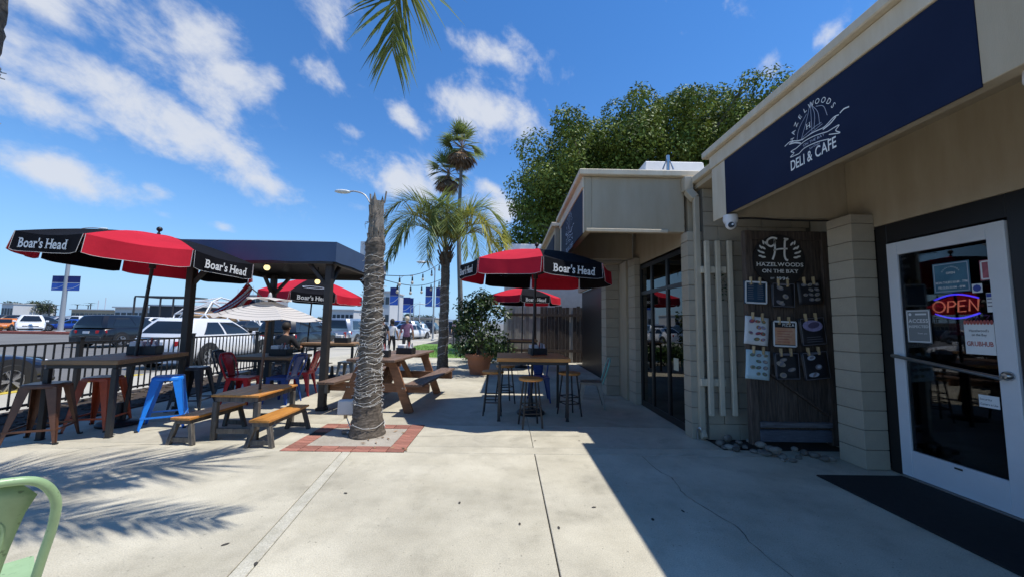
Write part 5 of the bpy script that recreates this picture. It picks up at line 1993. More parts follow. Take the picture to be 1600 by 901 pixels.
# slatted screen behind the second umbrella
sw = thing('slat_screen', 'tall screen of grey and dark vertical boards at the end of the walk', 'screen', (0, 14.8, 0))
PALEB = mat('pale_board', (.34, .32, .29), .85, var=.2, vscale=4, island=.25, grain=(8, 8, .8))
for k in range(26):
    x = .0 + k * .14
    mt = PALEB if k < 7 or k % 9 == 8 else WOODD
    MB().box(x + .004, x + .135, rd.uniform(-.01, .01), .03, .02, 2.12 + rd.uniform(-.03, .05)).build('board', mt, sw)
for z in (.4, 1.75):
    MB().box(0, 3.62, -.045, -.012, z, z + .1).build('rail', WOODD, sw)
hd = [(x, y, .45, rd.uniform(.3, .45)) for x, y in [(rd.uniform(-1.9, .2), rd.uniform(13.9, 15.2)) for _ in range(14)]]
V, Fc = leaf_cloud(hd, 900, .12, rng, .9, .5)
o = leaf_object('hedge', V, Fc, MATS['shrub_leaf'])
tag(o, 'low dark hedge between the pot and the slatted screen', 'hedge')

# ---- string lights between the pavilion and the lit palm
for i, (a, b, label) in enumerate((((600, 430, 7.2), (690, 410, Y2P), 'upper bulb string from the pavilion to the lit palm'), ((596, 436, 7.4), (690, 436, Y2P), 'lower bulb string from the pavilion to the lit palm'))):
    A, B = at_y(*a), at_y(*b)
    ls = thing('bulb_string', label, 'lights')
    P = [A.lerp(B, t / 16) - Vector((0, 0, .16 * math.sin(math.pi * t / 16))) for t in range(17)]
    MB().tube(P, .008, 5).build('cable', BLACKM, ls)
    for t in (3, 6, 9, 12, 15):
        p = P[t]
        MB().lathe([(.016, 0), (.02, -.05), (.022, -.09), (.001, -.09)], 8).tube([(0, 0, 0), (0, 0, .04)], .006, 5).build('socket', BLACKM, ls, p - Vector((0, 0, .045)))
        MB().sphere((0, 0, -.13), .034, 8, sz=1.25).build('bulb', mat('clear_bulb', (.75, .72, .62), .1, transl=.3), ls, p - Vector((0, 0, .05)))

# ---- flag on the pavilion's far post
fl = thing('flag', 'red and white striped flag with blue canton hanging by the pavilion', 'flag', (0, 0, 0))
A, B = at_y(412, 466, 8.5), at_y(386, 444, 7.9)
MB().tube([A, B], .012, 6).build('staff', PIPING, fl)
FR, FW, FB = mat('flag_red', (.50, .02, .035), .75, transl=.25), mat('flag_white', (.72, .70, .70), .75, transl=.25), mat('flag_blue', (.02, .03, .13), .75, transl=.15)
mb = MB()
O = B.copy()
O = at_y(388, 447, 7.9)
e1 = at_y(337, 492, 7.7) - O     # along the stripes, hanging
e2 = at_y(406, 462, 8.2) - O     # along the staff
C00, C01, C10, C11 = at_y(386, 441, 7.9), at_y(400, 476, 8.0), at_y(330, 486, 7.6), at_y(368, 498, 7.7)
NS, NL = 9, 14
for i in range(NS):
    for j in range(NL):
        q = []
        for (u, v) in ((i, j), (i + 1, j), (i + 1, j + 1), (i, j + 1)):
            s, t = u / NS, v / NL
            p = (C00.lerp(C01, s)).lerp(C10.lerp(C11, s), t) + Vector((.02 * math.sin(8 * s), .07 * math.sin(7 * s + 3 * t), -.05 * math.sin(math.pi * t)))
            q.append(p)
        canton = i >= 7 and j < 5
        mb.add(q, [(0, 1, 2, 3)], 2 if canton else i % 2, True)
f_ = mb.build('cloth', [FR, FW, FB], fl)
f_.modifiers.new('cloth', 'SOLIDIFY').thickness = .002

# ================================================================ vehicles
CARGL = mat('car_glass', (0.012, 0.014, 0.016), 0.06, spec=.8)
TYRE = mat('tyre', (0.018, 0.018, 0.019), 0.85)
RIM = mat('alloy', (0.45, 0.45, 0.47), 0.3, metal=.9)
TRIMB = mat('black_trim', (0.02, 0.02, 0.022), 0.55)
TAIL = mat('tail_light', (0.42, 0.01, 0.015), 0.2)
HEAD = mat('head_light', (0.62, 0.64, 0.68), 0.15)
PLATE = mat('plate_white', (.65, .66, .68), .5)
PAINT = {k: mat('paint_' + k, c, .28, metal=mt, coat=.6) for k, c, mt in (('white', (.74, .74, .75), 0), ('black', (.008, .008, .010), 0), ('navy', (.010, .016, .04), .2), ('silver', (.42, .43, .45), .7),
                                                                         ('orange', (.70, .20, .015), 0), ('blue', (.015, .07, .38), .1), ('grey', (.12, .125, .13), .5), ('red', (.35, .02, .02), 0), ('charcoal', (.03, .033, .038), .3))}
STY = {  # belt, hood, glass bottom rear/front, roof rear/front (as fractions of length, +x is the front), tail height
    'suv': dict(belt=1.06, hood=1.05, gb=(-.485, .20), gt=(-.43, .03), tail=1.0, L=4.7, W=1.9, H=1.72),
    'cross': dict(belt=1.02, hood=1.0, gb=(-.48, .21), gt=(-.39, .02), tail=.98, L=4.5, W=1.84, H=1.60),
    'sedan': dict(belt=.90, hood=.86, gb=(-.36, .19), gt=(-.20, .03), tail=.98, L=4.7, W=1.84, H=1.45),
    'sport': dict(belt=.84, hood=.80, gb=(-.34, .16), gt=(-.16, .0), tail=.92, L=4.5, W=1.88, H=1.33),
    'van': dict(belt=1.0, hood=1.02, gb=(-.485, .26), gt=(-.45, .08), tail=1.02, L=5.0, W=1.98, H=1.76)}


def body_meshes(style, n_arc=10):
    s = STY[style]
    L, W, H = s['L'], s['W'], s['H']
    hw = W / 2
    z0 = .22
    st = [(-.5, .62, .80), (-.495, s['tail'] - .12, .92), (-.47, s['tail'], .97), (-.36, s['belt'] + .01, 1.0), (-.15, s['belt'], 1.0), (.1, s['belt'] - .01, 1.0), (.2, s['hood'], 1.0), (.34, s['hood'] - .06, .985),
          (.44, s['hood'] - .16, .95), (.485, s['hood'] - .27, .88), (.5, .60, .76)]
    rows_ = []
    for fx, zt, wf in st:
        w = hw * wf
        half = [(0, z0), (w * .86, z0), (w * .97, z0 + .10), (w, z0 + .34), (w * .985, zt - .13), (w * .93, zt - .03), (w * .80, zt + .012), (w * .4, zt + .03), (0, zt + .035)]
        ring = [(fx * L, -y, z) for y, z in half[::-1]] + [(fx * L, y, z) for y, z in half[1:]]
        rows_.append(ring)
    mb = MB().grid(rows_)
    k = len(rows_[0])
    mb.add(rows_[0], [tuple(range(k))])
    mb.add(rows_[-1], [tuple(range(k))[::-1]])
    body = mb
    # greenhouse
    xb0, xb1, xt0, xt1 = (s['gb'][0] * L, s['gb'][1] * L, s['gt'][0] * L, s['gt'][1] * L)
    zb, zt = s['belt'] - .02, H - .045

    def ring(t, grow=0.0, zofs=0.0):
        x0, x1 = xb0 + (xt0 - xb0) * t, xb1 + (xt1 - xb1) * t
        bow = 4 * t * (1 - t) * .05
        x0, x1 = x0 - bow - grow, x1 + bow * 1.4 + grow
        w = hw * (.93 + (.70 - .93) * t) + grow + bow * .5
        z = zb + (zt - zb) * t + zofs
        c = .16
        return [(x0, -w + c, z), (x0 + c * .7, -w, z), ((x0 + x1) / 2, -w - .01, z), (x1 - c * 1.3, -w, z), (x1, -w + c * 1.2, z), (x1 + .05, 0, z), (x1, w - c * 1.2, z), (x1 - c * 1.3, w, z), ((x0 + x1) / 2, w + .01, z), (x0 + c * .7, w, z), (x0, w - c, z), (x0 - .02, 0, z)]
    R_ = [ring(t / 5) for t in range(6)]
    shell = MB().grid([r + [r[0]] for r in R_])
    top = [[(x * .97, y * .94, z + .035) for x, y, z in R_[-1]], [(x * .6, y * .5, z + .05) for x, y, z in R_[-1]]]
    shell.grid([r + [r[0]] for r in [R_[-1]] + top])
    shell.add(top[1], [tuple(range(12))])

    def on(t, u, ids):
        """point of the shell at height t, u along a chain of ring corners, a little proud"""
        r_ = ring(t, .007)
        f_ = u * (len(ids) - 1)
        k_ = min(int(f_), len(ids) - 2)
        return Vector(r_[ids[k_]]).lerp(Vector(r_[ids[k_ + 1]]), f_ - k_)

    def pane(ids, lo, hi, t0=.14, t1=.86, n=8):
        rows2 = []
        for a in range(5):
            t = t0 + (t1 - t0) * a / 4
            u0, u1 = lo[0] + (lo[1] - lo[0]) * a / 4, hi[0] + (hi[1] - hi[0]) * a / 4
            rows2.append([on(t, u0 + (u1 - u0) * b / n, ids) for b in range(n + 1)])
        return MB().grid(rows2)
    panes = []
    tl = {'suv': .10, 'cross': .17, 'sedan': .06, 'sport': .1, 'van': .08}[style]
    for ids in ((1, 2, 3), (9, 8, 7)):
        panes.append(pane(ids, (tl, tl + .08), (.50, .50)))
        panes.append(pane(ids, (.54, .54), (.99, .93)))
    panes.append(pane((10, 11, 0), (.02, .06), (.98, .94), .22, .9))
    panes.append(pane((4, 5, 6), (-.0, .04), (1.0, .96), .08, .93))
    return body, shell, panes


def wheel_meshes(r=.35, w=.23):
    t = MB().lathe([(r * .66, -w / 2), (r * .93, -w / 2), (r, -w * .32), (r, w * .32), (r * .93, w / 2), (r * .66, w / 2), (r * .64, w * .3), (r * .64, -w * .3), (r * .66, -w / 2)], 24, (0, 0, 0), 0, 'y')
    rim = MB().lathe([(r * .655, w * .40), (r * .62, w * .44), (r * .58, w * .30), (.001, w * .22)], 24, (0, 0, 0), 0, 'y', )
    rm = MB()
    for k in range(5):
        a = 2 * math.pi * k / 5
        for d in (-.16, .16):
            rm.bar((.03 * math.cos(a), w * .42, .03 * math.sin(a)), (r * .63 * math.cos(a + d), w * .42, r * .63 * math.sin(a + d)), .035, .05, (0, 1, 0))
    rm.lathe([(r * .655, w * .36), (r * .66, w * .46), (r * .60, w * .46), (r * .58, w * .30)], 24, (0, 0, 0), 0, 'y')
    rm.lathe([(.001, w * .47), (.05, w * .47), (.06, w * .38)], 10, (0, 0, 0), 0, 'y')
    return t, rm, rim


_CARCACHE = {}


def car(label, style, paint, loc, heading, group='cars parked along the street', detail=True, name='parked_car'):
    """heading: direction of the front in the ground plane (radians from +x)"""
    s = STY[style]
    L, W, H = s['L'], s['W'], s['H']
    if style not in _CARCACHE:
        b, g_, pn_ = body_meshes(style)
        t, rm, wd = wheel_meshes(.36 if style in ('suv', 'van', 'cross') else .33)
        _CARCACHE[style] = dict(body=b.mesh('body', PAINT['white']), shell=g_.mesh('cabin', PAINT['white']), panes=[p.mesh('window', CARGL) for p in pn_],
                                tyre=t.mesh('tyre', TYRE), rim=rm.mesh('rim', RIM), well=wd.mesh('hub', TRIMB))
    C = _CARCACHE[style]
    c = thing(name, label, 'car', (loc[0], loc[1], ROAD_Z + .004), heading, group)

    def painted(n, me, par=c):
        o = inst(n, me, par)
        o.material_slots[0].link = 'OBJECT'
        o.material_slots[0].material = PAINT[paint]
        return o
    painted('body', C['body'])
    cab = painted('cabin', C['shell'])
    for pme in C['panes']:
        inst('window', pme, cab)
    rw = .36 if style in ('suv', 'van', 'cross') else .33
    for sx in (-1, 1):
        for sy in (-1, 1):
            x, y = sx * L * .305 + (.02 if sx > 0 else -.0), sy * (W / 2 - .105)
            wh = inst('wheel', C['tyre'], c, (x, y, rw), 0 if sy > 0 else math.pi)
            inst('rim', C['rim'], wh)
            inst('hub', C['well'], wh)
            if detail:
                mb = MB()
                n = 16
                ro, ri = rw + .10, rw - .05
                vs_ = []
                for k in range(n + 1):
                    a = R(-20) + R(220) * k / n
                    vs_ += [(ri * math.cos(a), 0, ri * math.sin(a)), (ro * math.cos(a), 0, ro * math.sin(a))]
                b0 = len(vs_)
                vs_ += [(p[0], .012, p[2]) for p in vs_]
                fs_ = []
                for k in range(n):
                    i = 2 * k
                    fs_ += [(i, i + 1, i + 3, i + 2), (b0 + i, b0 + i + 2, b0 + i + 3, b0 + i + 1), (i + 1, b0 + i + 1, b0 + i + 3, i + 3)]
                mb.add(vs_, fs_)
                mb.build('wheel_arch', TRIMB, c, (x, sy * (W / 2 + .002) - (.006), rw))
                MB().lathe([(.001, 0), (rw + .04, 0)], 20, (0, 0, 0), 0, 'y').build('wheel_well', TRIMB, c, (x, sy * (W / 2 + .001), rw))
                wh.location.y = sy * (W / 2 - .085)
    if detail:
        MB().box(-L / 2 + .15, L / 2 - .12, -W / 2 + .0, W / 2, .24, .34).build('sill', TRIMB, c, bevel=.03)
        for sy in (-1, 1):
            zt_ = s['tail'] - .18
            MB().bar((-L / 2 + .0, sy * W * .26, zt_), (-L / 2 + .16, sy * W * .485, zt_ + .02), .07, .15).build('tail_light', TAIL, c, bevel=.015)
            MB().bar((L / 2 - .10, sy * W * .27, s['hood'] - .28), (L / 2 - .28, sy * W * .455, s['hood'] - .22), .08, .12).build('headlight', HEAD, c, bevel=.02)
            MB().box(L * .17, L * .17 + .14, *sorted((sy * W * .47, sy * (W / 2 + .16))), s['belt'] - .03, s['belt'] + .13).build('door_mirror', TRIMB if paint != 'white' else PAINT['white'], c, bevel=.03)
        MB().box(-L / 2 - .03, -L / 2 + .12, -W * .42, W * .42, .30, .56).build('bumper', TRIMB if style in ('suv', 'cross') else PAINT[paint], c, bevel=.03)
        MB().box(L / 2 - .14, L / 2 + .02, -W * .40, W * .40, .28, .46).build('bumper', TRIMB, c, bevel=.03)
        MB().box(L / 2 - .06, L / 2 - .001, -W * .26, W * .26, .50, .72).build('grille', TRIMB, c, bevel=.01)
        MB().box(-L / 2 - .012, -L / 2 + .02, -.16, .16, .74, .86).build('number_plate', PLATE, c)
        MB().box(L / 2 + .001, L / 2 + .022, -.16, .16, .44, .54).build('number_plate', PLATE, c)
    return c


NORTH = R(90)
XCAR = -10.55
car('dark navy car cut by the picture edge, parked at the yellow kerb', 'sedan', 'navy', (-10.5, 6.2), NORTH)
car('white crossover parked at the kerb behind the black fence', 'cross', 'white', (-10.75, 14.3), NORTH)
car('black car parked at the kerb ahead of the white crossover', 'suv', 'black', (-10.55, 20.0), NORTH)
car('silver minivan parked at the kerb left of the wrapped palm', 'van', 'silver', (-10.5, 26.2), NORTH)
car('black SUV crossing the street beyond the fence', 'suv', 'black', (-21.8, 22.6), NORTH, 'cars on the street')
q = at_y(42, 505, 38)
car('white SUV facing the patio from behind the red kerb', 'suv', 'white', (q.x, 38.3), math.atan2(-38, -q.x), 'cars across the street')
q = at_y(2, 500, 40)
car('orange coupe beside the white SUV at the picture edge', 'sport', 'orange', (q.x - .8, 41), math.atan2(-30, -q.x * .35), 'cars across the street')
q = at_y(81, 500, 42)
car('bright blue coupe between the white SUV and the lamp post', 'sport', 'blue', (q.x, 44), R(200), 'cars across the street')
q = at_y(651, 515, 33)
car('white sedan beyond the lawn to the right of the walkers', 'sedan', 'white', (q.x - .8, 34), R(75), 'cars across the lawn')
q = at_y(100, 500, 40)
car('grey hatchback just behind the banner lamp post', 'cross', 'grey', (-46, 44.5), R(-110), 'cars across the street')
# the lot across the street: rows of small far cars
rl = random.Random(21)
names = {'white': 'white', 'silver': 'silver', 'grey': 'grey', 'black': 'black', 'charcoal': 'charcoal', 'blue': 'blue', 'red': 'red', 'navy': 'navy'}
for (Y, x0, x1, rowname) in ((48, -74, -13, 'front'), (60, -82, -12, 'middle'), (76, -96, -14, 'back')):
    x = x0
    while x < x1:
        if rl.random() < .84 and not (-55 < x < -33 and Y <= 60):
            pc_ = rl.choice(['white', 'white', 'white', 'silver', 'silver', 'grey', 'black', 'charcoal', 'blue', 'red', 'navy'])
            st_ = rl.choice(['suv', 'cross', 'sedan', 'sedan', 'van'])
            kindn = {'suv': 'SUV', 'cross': 'crossover', 'sedan': 'sedan', 'van': 'minivan'}[st_]
            car('small far %s %s in the %s row of the lot across the street' % (names[pc_], kindn, rowname), st_, pc_, (x, Y + rl.uniform(-.5, .5)), R(rl.choice([90, -90]) + rl.uniform(-4, 4)), 'cars in the %s row of the far lot' % rowname, detail=False)
        x += rl.uniform(2.7, 3.3)
for k, (X, Y) in enumerate(((-9.9, 40), (-10.4, 46), (-10.2, 52), (-6.5, 44), (-3.6, 47), (-7.0, 55))):
    pc_ = ('silver', 'white', 'charcoal', 'navy', 'white', 'silver')[k]
    car('far %s car number seen past the lit palm' .replace(' number', '') % pc_, ('suv', 'sedan', 'cross', 'suv', 'suv', 'van')[k], pc_, (X, Y), NORTH, 'far cars seen past the lit palm', detail=False)

# ================================================================ lamp posts with banners
POLEG = mat('lamp_pole_grey', (.38, .39, .40), .5, metal=.3)
BANB, BANL = mat('banner_navy', (.015, .028, .16), .7), mat('banner_blue', (.04, .13, .50), .7)


def lamp_post(label, base, h, arm, banner_z=None, bw=.75, bh=1.9, two=True, r=.11):
    o = thing('street_lamp', label, 'street lamp', (base[0], base[1], ROAD_Z))
    MB().tube([(0, 0, 0), (0, 0, h * .5), (0, 0, h)], [r, r * .8, r * .55], 10).lathe([(r * 1.8, 0), (r * 1.8, .25), (r * 1.1, .3)], 12).build('pole', POLEG, o)
    d = Vector((*arm, 0))
    P = smooth_pts([(0, 0, h - .3), d * .3 + Vector((0, 0, h + .25)), d * .7 + Vector((0, 0, h + .42)), d + Vector((0, 0, h + .40))], 5)
    MB().tube(P, .04, 6).build('arm', POLEG, o)
    e = P[-1]
    mb = MB().sphere((0, 0, 0), .34, 9, sx=1.25, sy=.6, sz=.30)
    hd_ = mb.build('lamp_head', mat('lamp_head_white', (.62, .64, .64), .4), o, tuple(e + d.normalized() * .3 - Vector((0, 0, .02))))
    hd_.rotation_euler = (0, 0, math.atan2(arm[1], arm[0]))
    if banner_z:
        for sx in ((-1, 1) if two else (-1,)):
            b = MB().box(*sorted((sx * .14, sx * (.14 + bw))), -.012, .012, banner_z, banner_z + bh).build('banner', BANB, o)
            x0, x1 = sorted((sx * .14, sx * (.14 + bw)))
            mb = MB()
            mb.add([(x0, -.016, banner_z + .01), (x1, -.016, banner_z + .01), (x1, -.016, banner_z + bh * .5), (x0, -.016, banner_z + bh * .5)], [(0, 1, 2, 3)])
            mb.build('blue_field', BANL, b)
            mb = MB()
            ribbon(mb, [(x0 + (x1 - x0) * t / 8, banner_z + bh * (.12 + .3 * (t / 8) ** 2)) for t in range(9)], .05 * bh / 1.9, frame_m((0, -.020, 0), (1, 0, 0), (0, 0, 1)))
            ribbon(mb, [(x0, banner_z + bh * .53), (x1, banner_z + bh * .53)], .05, frame_m((0, -.020, 0), (1, 0, 0), (0, 0, 1)))
            mb.build('printed_swoosh', WHITEP, b)
            for zz in (banner_z, banner_z + bh):
                MB().tube([(0, 0, zz), (sx * (.14 + bw), 0, zz)], .02, 5).build('banner_rod', POLEG, o)
    return o


b = at_y(96, 517, 36.3)
lamp_post('street lamp with two blue banners by the red kerb', (b.x, 36.2), 9.6, (2.2, .3), 4.0, 1.15, 1.35, True, .2)
b = at_y(569, 545, 20)
lp2 = lamp_post('street lamp whose head shows left of the topless palm', (b.x, 20), 8.0, (-1.2, -.1), None, r=.11)
mb = MB().box(-.45, .1, -.03, .03, 4.7, 5.75)
mb.build('sign_plate', mat('sign_back', (.50, .52, .55), .6), lp2)
b = at_y(676, 530, 31)
lamp_post('street lamp with blue banners left of the lit palm', (b.x, 31), 6.0, (-.75, -.2), 2.85, .55, 1.55, True, .075)
b = at_y(600, 500, 75)
for k, (px, Y, h) in enumerate(((622, 70, 4.6), (641, 82, 3.6), (646, 84, 3.6))):
    b = at_y(px, 500, Y)
    lamp_post(('far lamp post with one banner above the woman in white', 'far banner post above the man in purple', 'second far banner post above the man in purple')[k], (b.x, Y), h + (5 if k == 0 else 1.5), (1.8, .2), h, 1.5, 3.2, False, .12)

# ================================================================ people
SKIN = mat('skin', (.42, .24, .16), .6)
SKIN2 = mat('skin_tan', (.33, .18, .115), .6)


def person(label, loc, rz, joints, edges, radii, mats_fn, mats, hair=None, name='person'):
    """one continuous skinned body"""
    o = bpy.data.objects.new('body', bpy.data.meshes.new('body'))
    keys = list(joints)
    o.data.from_pydata([joints[k] for k in keys], [(keys.index(a), keys.index(b)) for a, b in edges], [])
    o.data.update()
    col.objects.link(o)
    sk = o.modifiers.new('skin', 'SKIN')
    sk.use_smooth_shade = True
    sk.branch_smoothing = .6
    lay = o.data.skin_vertices[0].data if o.data.skin_vertices else None
    if lay is None:
        bmx = bmesh.new()
        bmx.from_mesh(o.data)
        bmx.verts.layers.skin.verify()
        bmx.to_mesh(o.data)
        bmx.free()
        lay = o.data.skin_vertices[0].data
    for i, k in enumerate(keys):
        r_ = radii[k]
        lay[i].radius = r_ if isinstance(r_, tuple) else (r_, r_)
        lay[i].use_root = (k == 'pelvis')
    sb = o.modifiers.new('sub', 'SUBSURF')
    sb.levels = sb.render_levels = 2
    dg = bpy.context.evaluated_depsgraph_get()
    me = bpy.data.meshes.new_from_object(o.evaluated_get(dg))
    bpy.data.objects.remove(o)
    me.name = 'body'
    for mt in mats:
        me.materials.append(mt)
    idx = [mats_fn(p.center) for p in me.polygons]
    me.polygons.foreach_set('material_index', idx)
    me.polygons.foreach_set('use_smooth', [True] * len(idx))
    t = thing(name, label, 'person', loc, rz)
    inst('body', me, t)
    hd = Vector(joints['head'])
    if hair:
        mb = MB().sphere((hd.x, hd.y - .012 if True else hd.y, hd.z + .035), .108, 10, sx=.92, sy=1.02, sz=1.0 if hair[1] == 'short' else 1.12)
        mb.build('hair', hair[0], t)
    # face looks along +y: nose and ears
    mb = MB().bar((hd.x, hd.y + .095, hd.z + .01), (hd.x, hd.y + .125, hd.z - .03), .022, .03)
    for s in (-1, 1):
        mb.sphere((hd.x + s * .083, hd.y, hd.z - .005), .022, 6, sx=.5)
    mb.build('face_features', mats[0], t)
    return t


def standing(h=1.70, stride=.16, arm=.10):
    k = h / 1.70
    J = {'pelvis': (0, 0, .93), 'waist': (0, 0, 1.05), 'chest': (0, .0, 1.28), 'neck': (0, .0, 1.45), 'jaw': (0, .02, 1.52), 'head': (0, .01, 1.60), 'crown': (0, .0, 1.655)}
    E = [('pelvis', 'waist'), ('waist', 'chest'), ('chest', 'neck'), ('neck', 'jaw'), ('jaw', 'head'), ('head', 'crown')]
    Rr = {'pelvis': (.165, .115), 'waist': (.15, .105), 'chest': (.175, .115), 'neck': .058, 'jaw': (.062, .07), 'head': (.075, .09), 'crown': .045}
    for s, n in ((-1, 'l'), (1, 'r')):
        st = stride * s
        J.update({n + 'sh': (s * .17, 0, 1.39), n + 'el': (s * .255, -arm * s * .4, 1.12), n + 'wr': (s * .27, arm * s, .89), n + 'pa': (s * .27, arm * s * 1.15 + .01, .82),
                  n + 'hip': (s * .095, 0, .86), n + 'kn': (s * .10, st * .6 + .03, .49), n + 'an': (s * .10, st - .02, .09), n + 'to': (s * .12, st + .15, .035)})
        E += [('chest', n + 'sh'), (n + 'sh', n + 'el'), (n + 'el', n + 'wr'), (n + 'wr', n + 'pa'), ('pelvis', n + 'hip'), (n + 'hip', n + 'kn'), (n + 'kn', n + 'an'), (n + 'an', n + 'to')]
        Rr.update({n + 'sh': .068, n + 'el': .046, n + 'wr': .032, n + 'pa': (.036, .022), n + 'hip': .095, n + 'kn': .062, n + 'an': .045, n + 'to': .035})
        for f, (dy, dz) in enumerate(((-.028, -.07), (-.01, -.085), (.012, -.08), (.032, -.065), (.045, -.02))):
            kf = n + 'f%d' % f
            x, y, z = J[n + 'pa']
            J[kf] = (x - s * .008, y + dy, z + dz)
            E.append((n + 'pa', kf))
            Rr[kf] = .009
    J = {a: tuple(c * k for c in v) for a, v in J.items()}
    Rr = {a: (tuple(c * k for c in v) if isinstance(v, tuple) else v * k) for a, v in Rr.items()}
    return J, E, Rr


def dress(h, shirt_len=.86, sleeve=1.13, trous=.0, short=None):
    k = h / 1.70

    def f(c):
        z, ax = c.z / k, abs(c.x) / k
        if z < .075:
            return 3
        if ax > .20 and z < 1.45:
            return 1 if z > sleeve else 0
        if z > 1.425:
            return 0
        if z > shirt_len:
            return 1
        if z > (short or 0):
            return 2
        return 0
    return f


def cloth(n, c, **kw):
    return mat(n, c, .85, **kw)


HAIRD, HAIRG, HATW = mat('hair_dark', (.02, .014, .01), .7), mat('hair_grey', (.25, .23, .21), .7), mat('hat_straw', (.60, .52, .40), .8)
J, E, Rr = standing(1.66, .15)
pm_ = at_y(635, 530, 16.0)
person('person in purple patterned shirt walking away past the picnic table', (pm_.x, 16.0, 0), R(4), J, E, Rr, dress(1.66, .88, 1.16), [SKIN, cloth('shirt_purple', (.14, .03, .09), c2=(.30, .20, .30), vscale=55), cloth('trouser_dark', (.02, .02, .026)), TRIMB], (HATW, 'short'))
pm_ = at_y(612, 530, 16.4)
J, E, Rr = standing(1.52, .12)
person('person in white top and dark trousers walking beside the purple shirt', (pm_.x, 16.4, 0), R(-3), J, E, Rr, dress(1.52, .98, 1.22), [SKIN2, cloth('shirt_white', (.72, .72, .72)), cloth('trouser_dark', (.02, .02, .026)), TRIMB], (HAIRD, 'long'))
pm_ = at_y(597, 530, 15.4)
J, E, Rr = standing(1.60, .14)
person('person in black half hidden behind the wrapped palm', (pm_.x, 15.4, 0), R(6), J, E, Rr, dress(1.6, .88, 1.16), [SKIN, cloth('shirt_black', (.015, .015, .018)), cloth('trouser_dark', (.02, .02, .026)), TRIMB], (HAIRD, 'short'))
pm_ = at_y(711, 520, 27)
J, E, Rr = standing(1.62, .14)
person('far person in pink top beyond the lawn', (pm_.x, 27, 0), R(8), J, E, Rr, dress(1.62, .9, 1.2), [SKIN, cloth('shirt_pink', (.55, .30, .34)), cloth('trouser_dark', (.02, .02, .026)), TRIMB], (HAIRD, 'short'))
# seated person, back to the patio (faces +y)
J = {'pelvis': (0, 0, .56), 'waist': (0, .01, .68), 'chest': (0, .05, .93), 'neck': (0, .08, 1.11), 'jaw': (0, .11, 1.18), 'head': (0, .10, 1.27), 'crown': (0, .09, 1.33)}
E = [('pelvis', 'waist'), ('waist', 'chest'), ('chest', 'neck'), ('neck', 'jaw'), ('jaw', 'head'), ('head', 'crown')]
Rr = {'pelvis': (.19, .13), 'waist': (.18, .13), 'chest': (.20, .13), 'neck': .064, 'jaw': (.066, .072), 'head': (.08, .094), 'crown': .05}
for s, n in ((-1, 'l'), (1, 'r')):
    J.update({n + 'sh': (s * .20, .05, 1.05), n + 'el': (s * .31, .16, .80), n + 'wr': (s * .20, .38, .80), n + 'pa': (s * .16, .45, .80), n + 'hip': (s * .10, .06, .53), n + 'kn': (s * .15, .46, .52), n + 'an': (s * .15, .44, .09), n + 'to': (s * .17, .60, .04)})
    E += [('chest', n + 'sh'), (n + 'sh', n + 'el'), (n + 'el', n + 'wr'), (n + 'wr', n + 'pa'), ('pelvis', n + 'hip'), (n + 'hip', n + 'kn'), (n + 'kn', n + 'an'), (n + 'an', n + 'to')]
    Rr.update({n + 'sh': .078, n + 'el': .052, n + 'wr': .036, n + 'pa': (.038, .024), n + 'hip': .105, n + 'kn': .07, n + 'an': .046, n + 'to': .036})
    for f, dx in enumerate((-.03, -.012, .008, .026)):
        J[n + 'f%d' % f] = (s * .16 + dx, .53 - abs(dx) * .6, .79)
        E.append((n + 'pa', n + 'f%d' % f))
        Rr[n + 'f%d' % f] = .009
    J[n + 'th'] = (s * .11, .48, .81)
    E.append((n + 'pa', n + 'th'))
    Rr[n + 'th'] = .010


def dress_sit(c):
    if c.z < .075:
        return 3
    if c.z > 1.09 and abs(c.x) < .16:
        return 0
    if c.y > .20 and c.z > .66:
        return 0
    if c.z > .60:
        return 1
    return 2


person('person in black t-shirt seated at the back bar table', (-5.36, 9.30, .0), R(-12), J, E, Rr, dress_sit, [SKIN2, cloth('shirt_black', (.015, .015, .018)), cloth('trouser_dark', (.02, .02, .026)), TRIMB], (HAIRD, 'short'))

# ================================================================ far across the water
WB = mat('far_white_wall', (.60, .59, .57), .85, var=.06, vscale=.2)
GB = mat('far_grey_wall', (.33, .33, .34), .85, var=.1, vscale=.2)
DB = mat('far_dark_wall', (.06, .06, .065), .8)
TB = mat('far_tan_wall', (.42, .35, .25), .85, var=.1, vscale=.2)
FG = mat('far_window', (.05, .06, .07), .2)


def far_block(label, px0, px1, y_top, Y, depth, mt, storeys=1, wins=0, name='far_building', roof=None):
    a, b_, t_ = at_y(px0, 500, Y), at_y(px1, 500, Y), at_y((px0 + px1) / 2, y_top, Y)
    o = thing(name, label, 'building', ((a.x + b_.x) / 2, Y, ROAD_Z))
    hw_ = (b_.x - a.x) / 2
    h = t_.z - ROAD_Z
    MB().box(-hw_, hw_, 0, depth, 0, h).build('wall', mt, o)
    MB().box(-hw_ - .3, hw_ + .3, -.5, depth + .3, h + .005, h + .3).build('roof', roof or WB, o)
    for s in range(storeys):
        for k in range(wins):
            w = 2 * hw_ / wins
            x = -hw_ + (k + .5) * w
            z = h * (s + .30) / storeys
            p = MB().box(x - w * .36, x + w * .36, -.08, .05, z, z + h * .42 / storeys).build('window', FG, o)
    return o


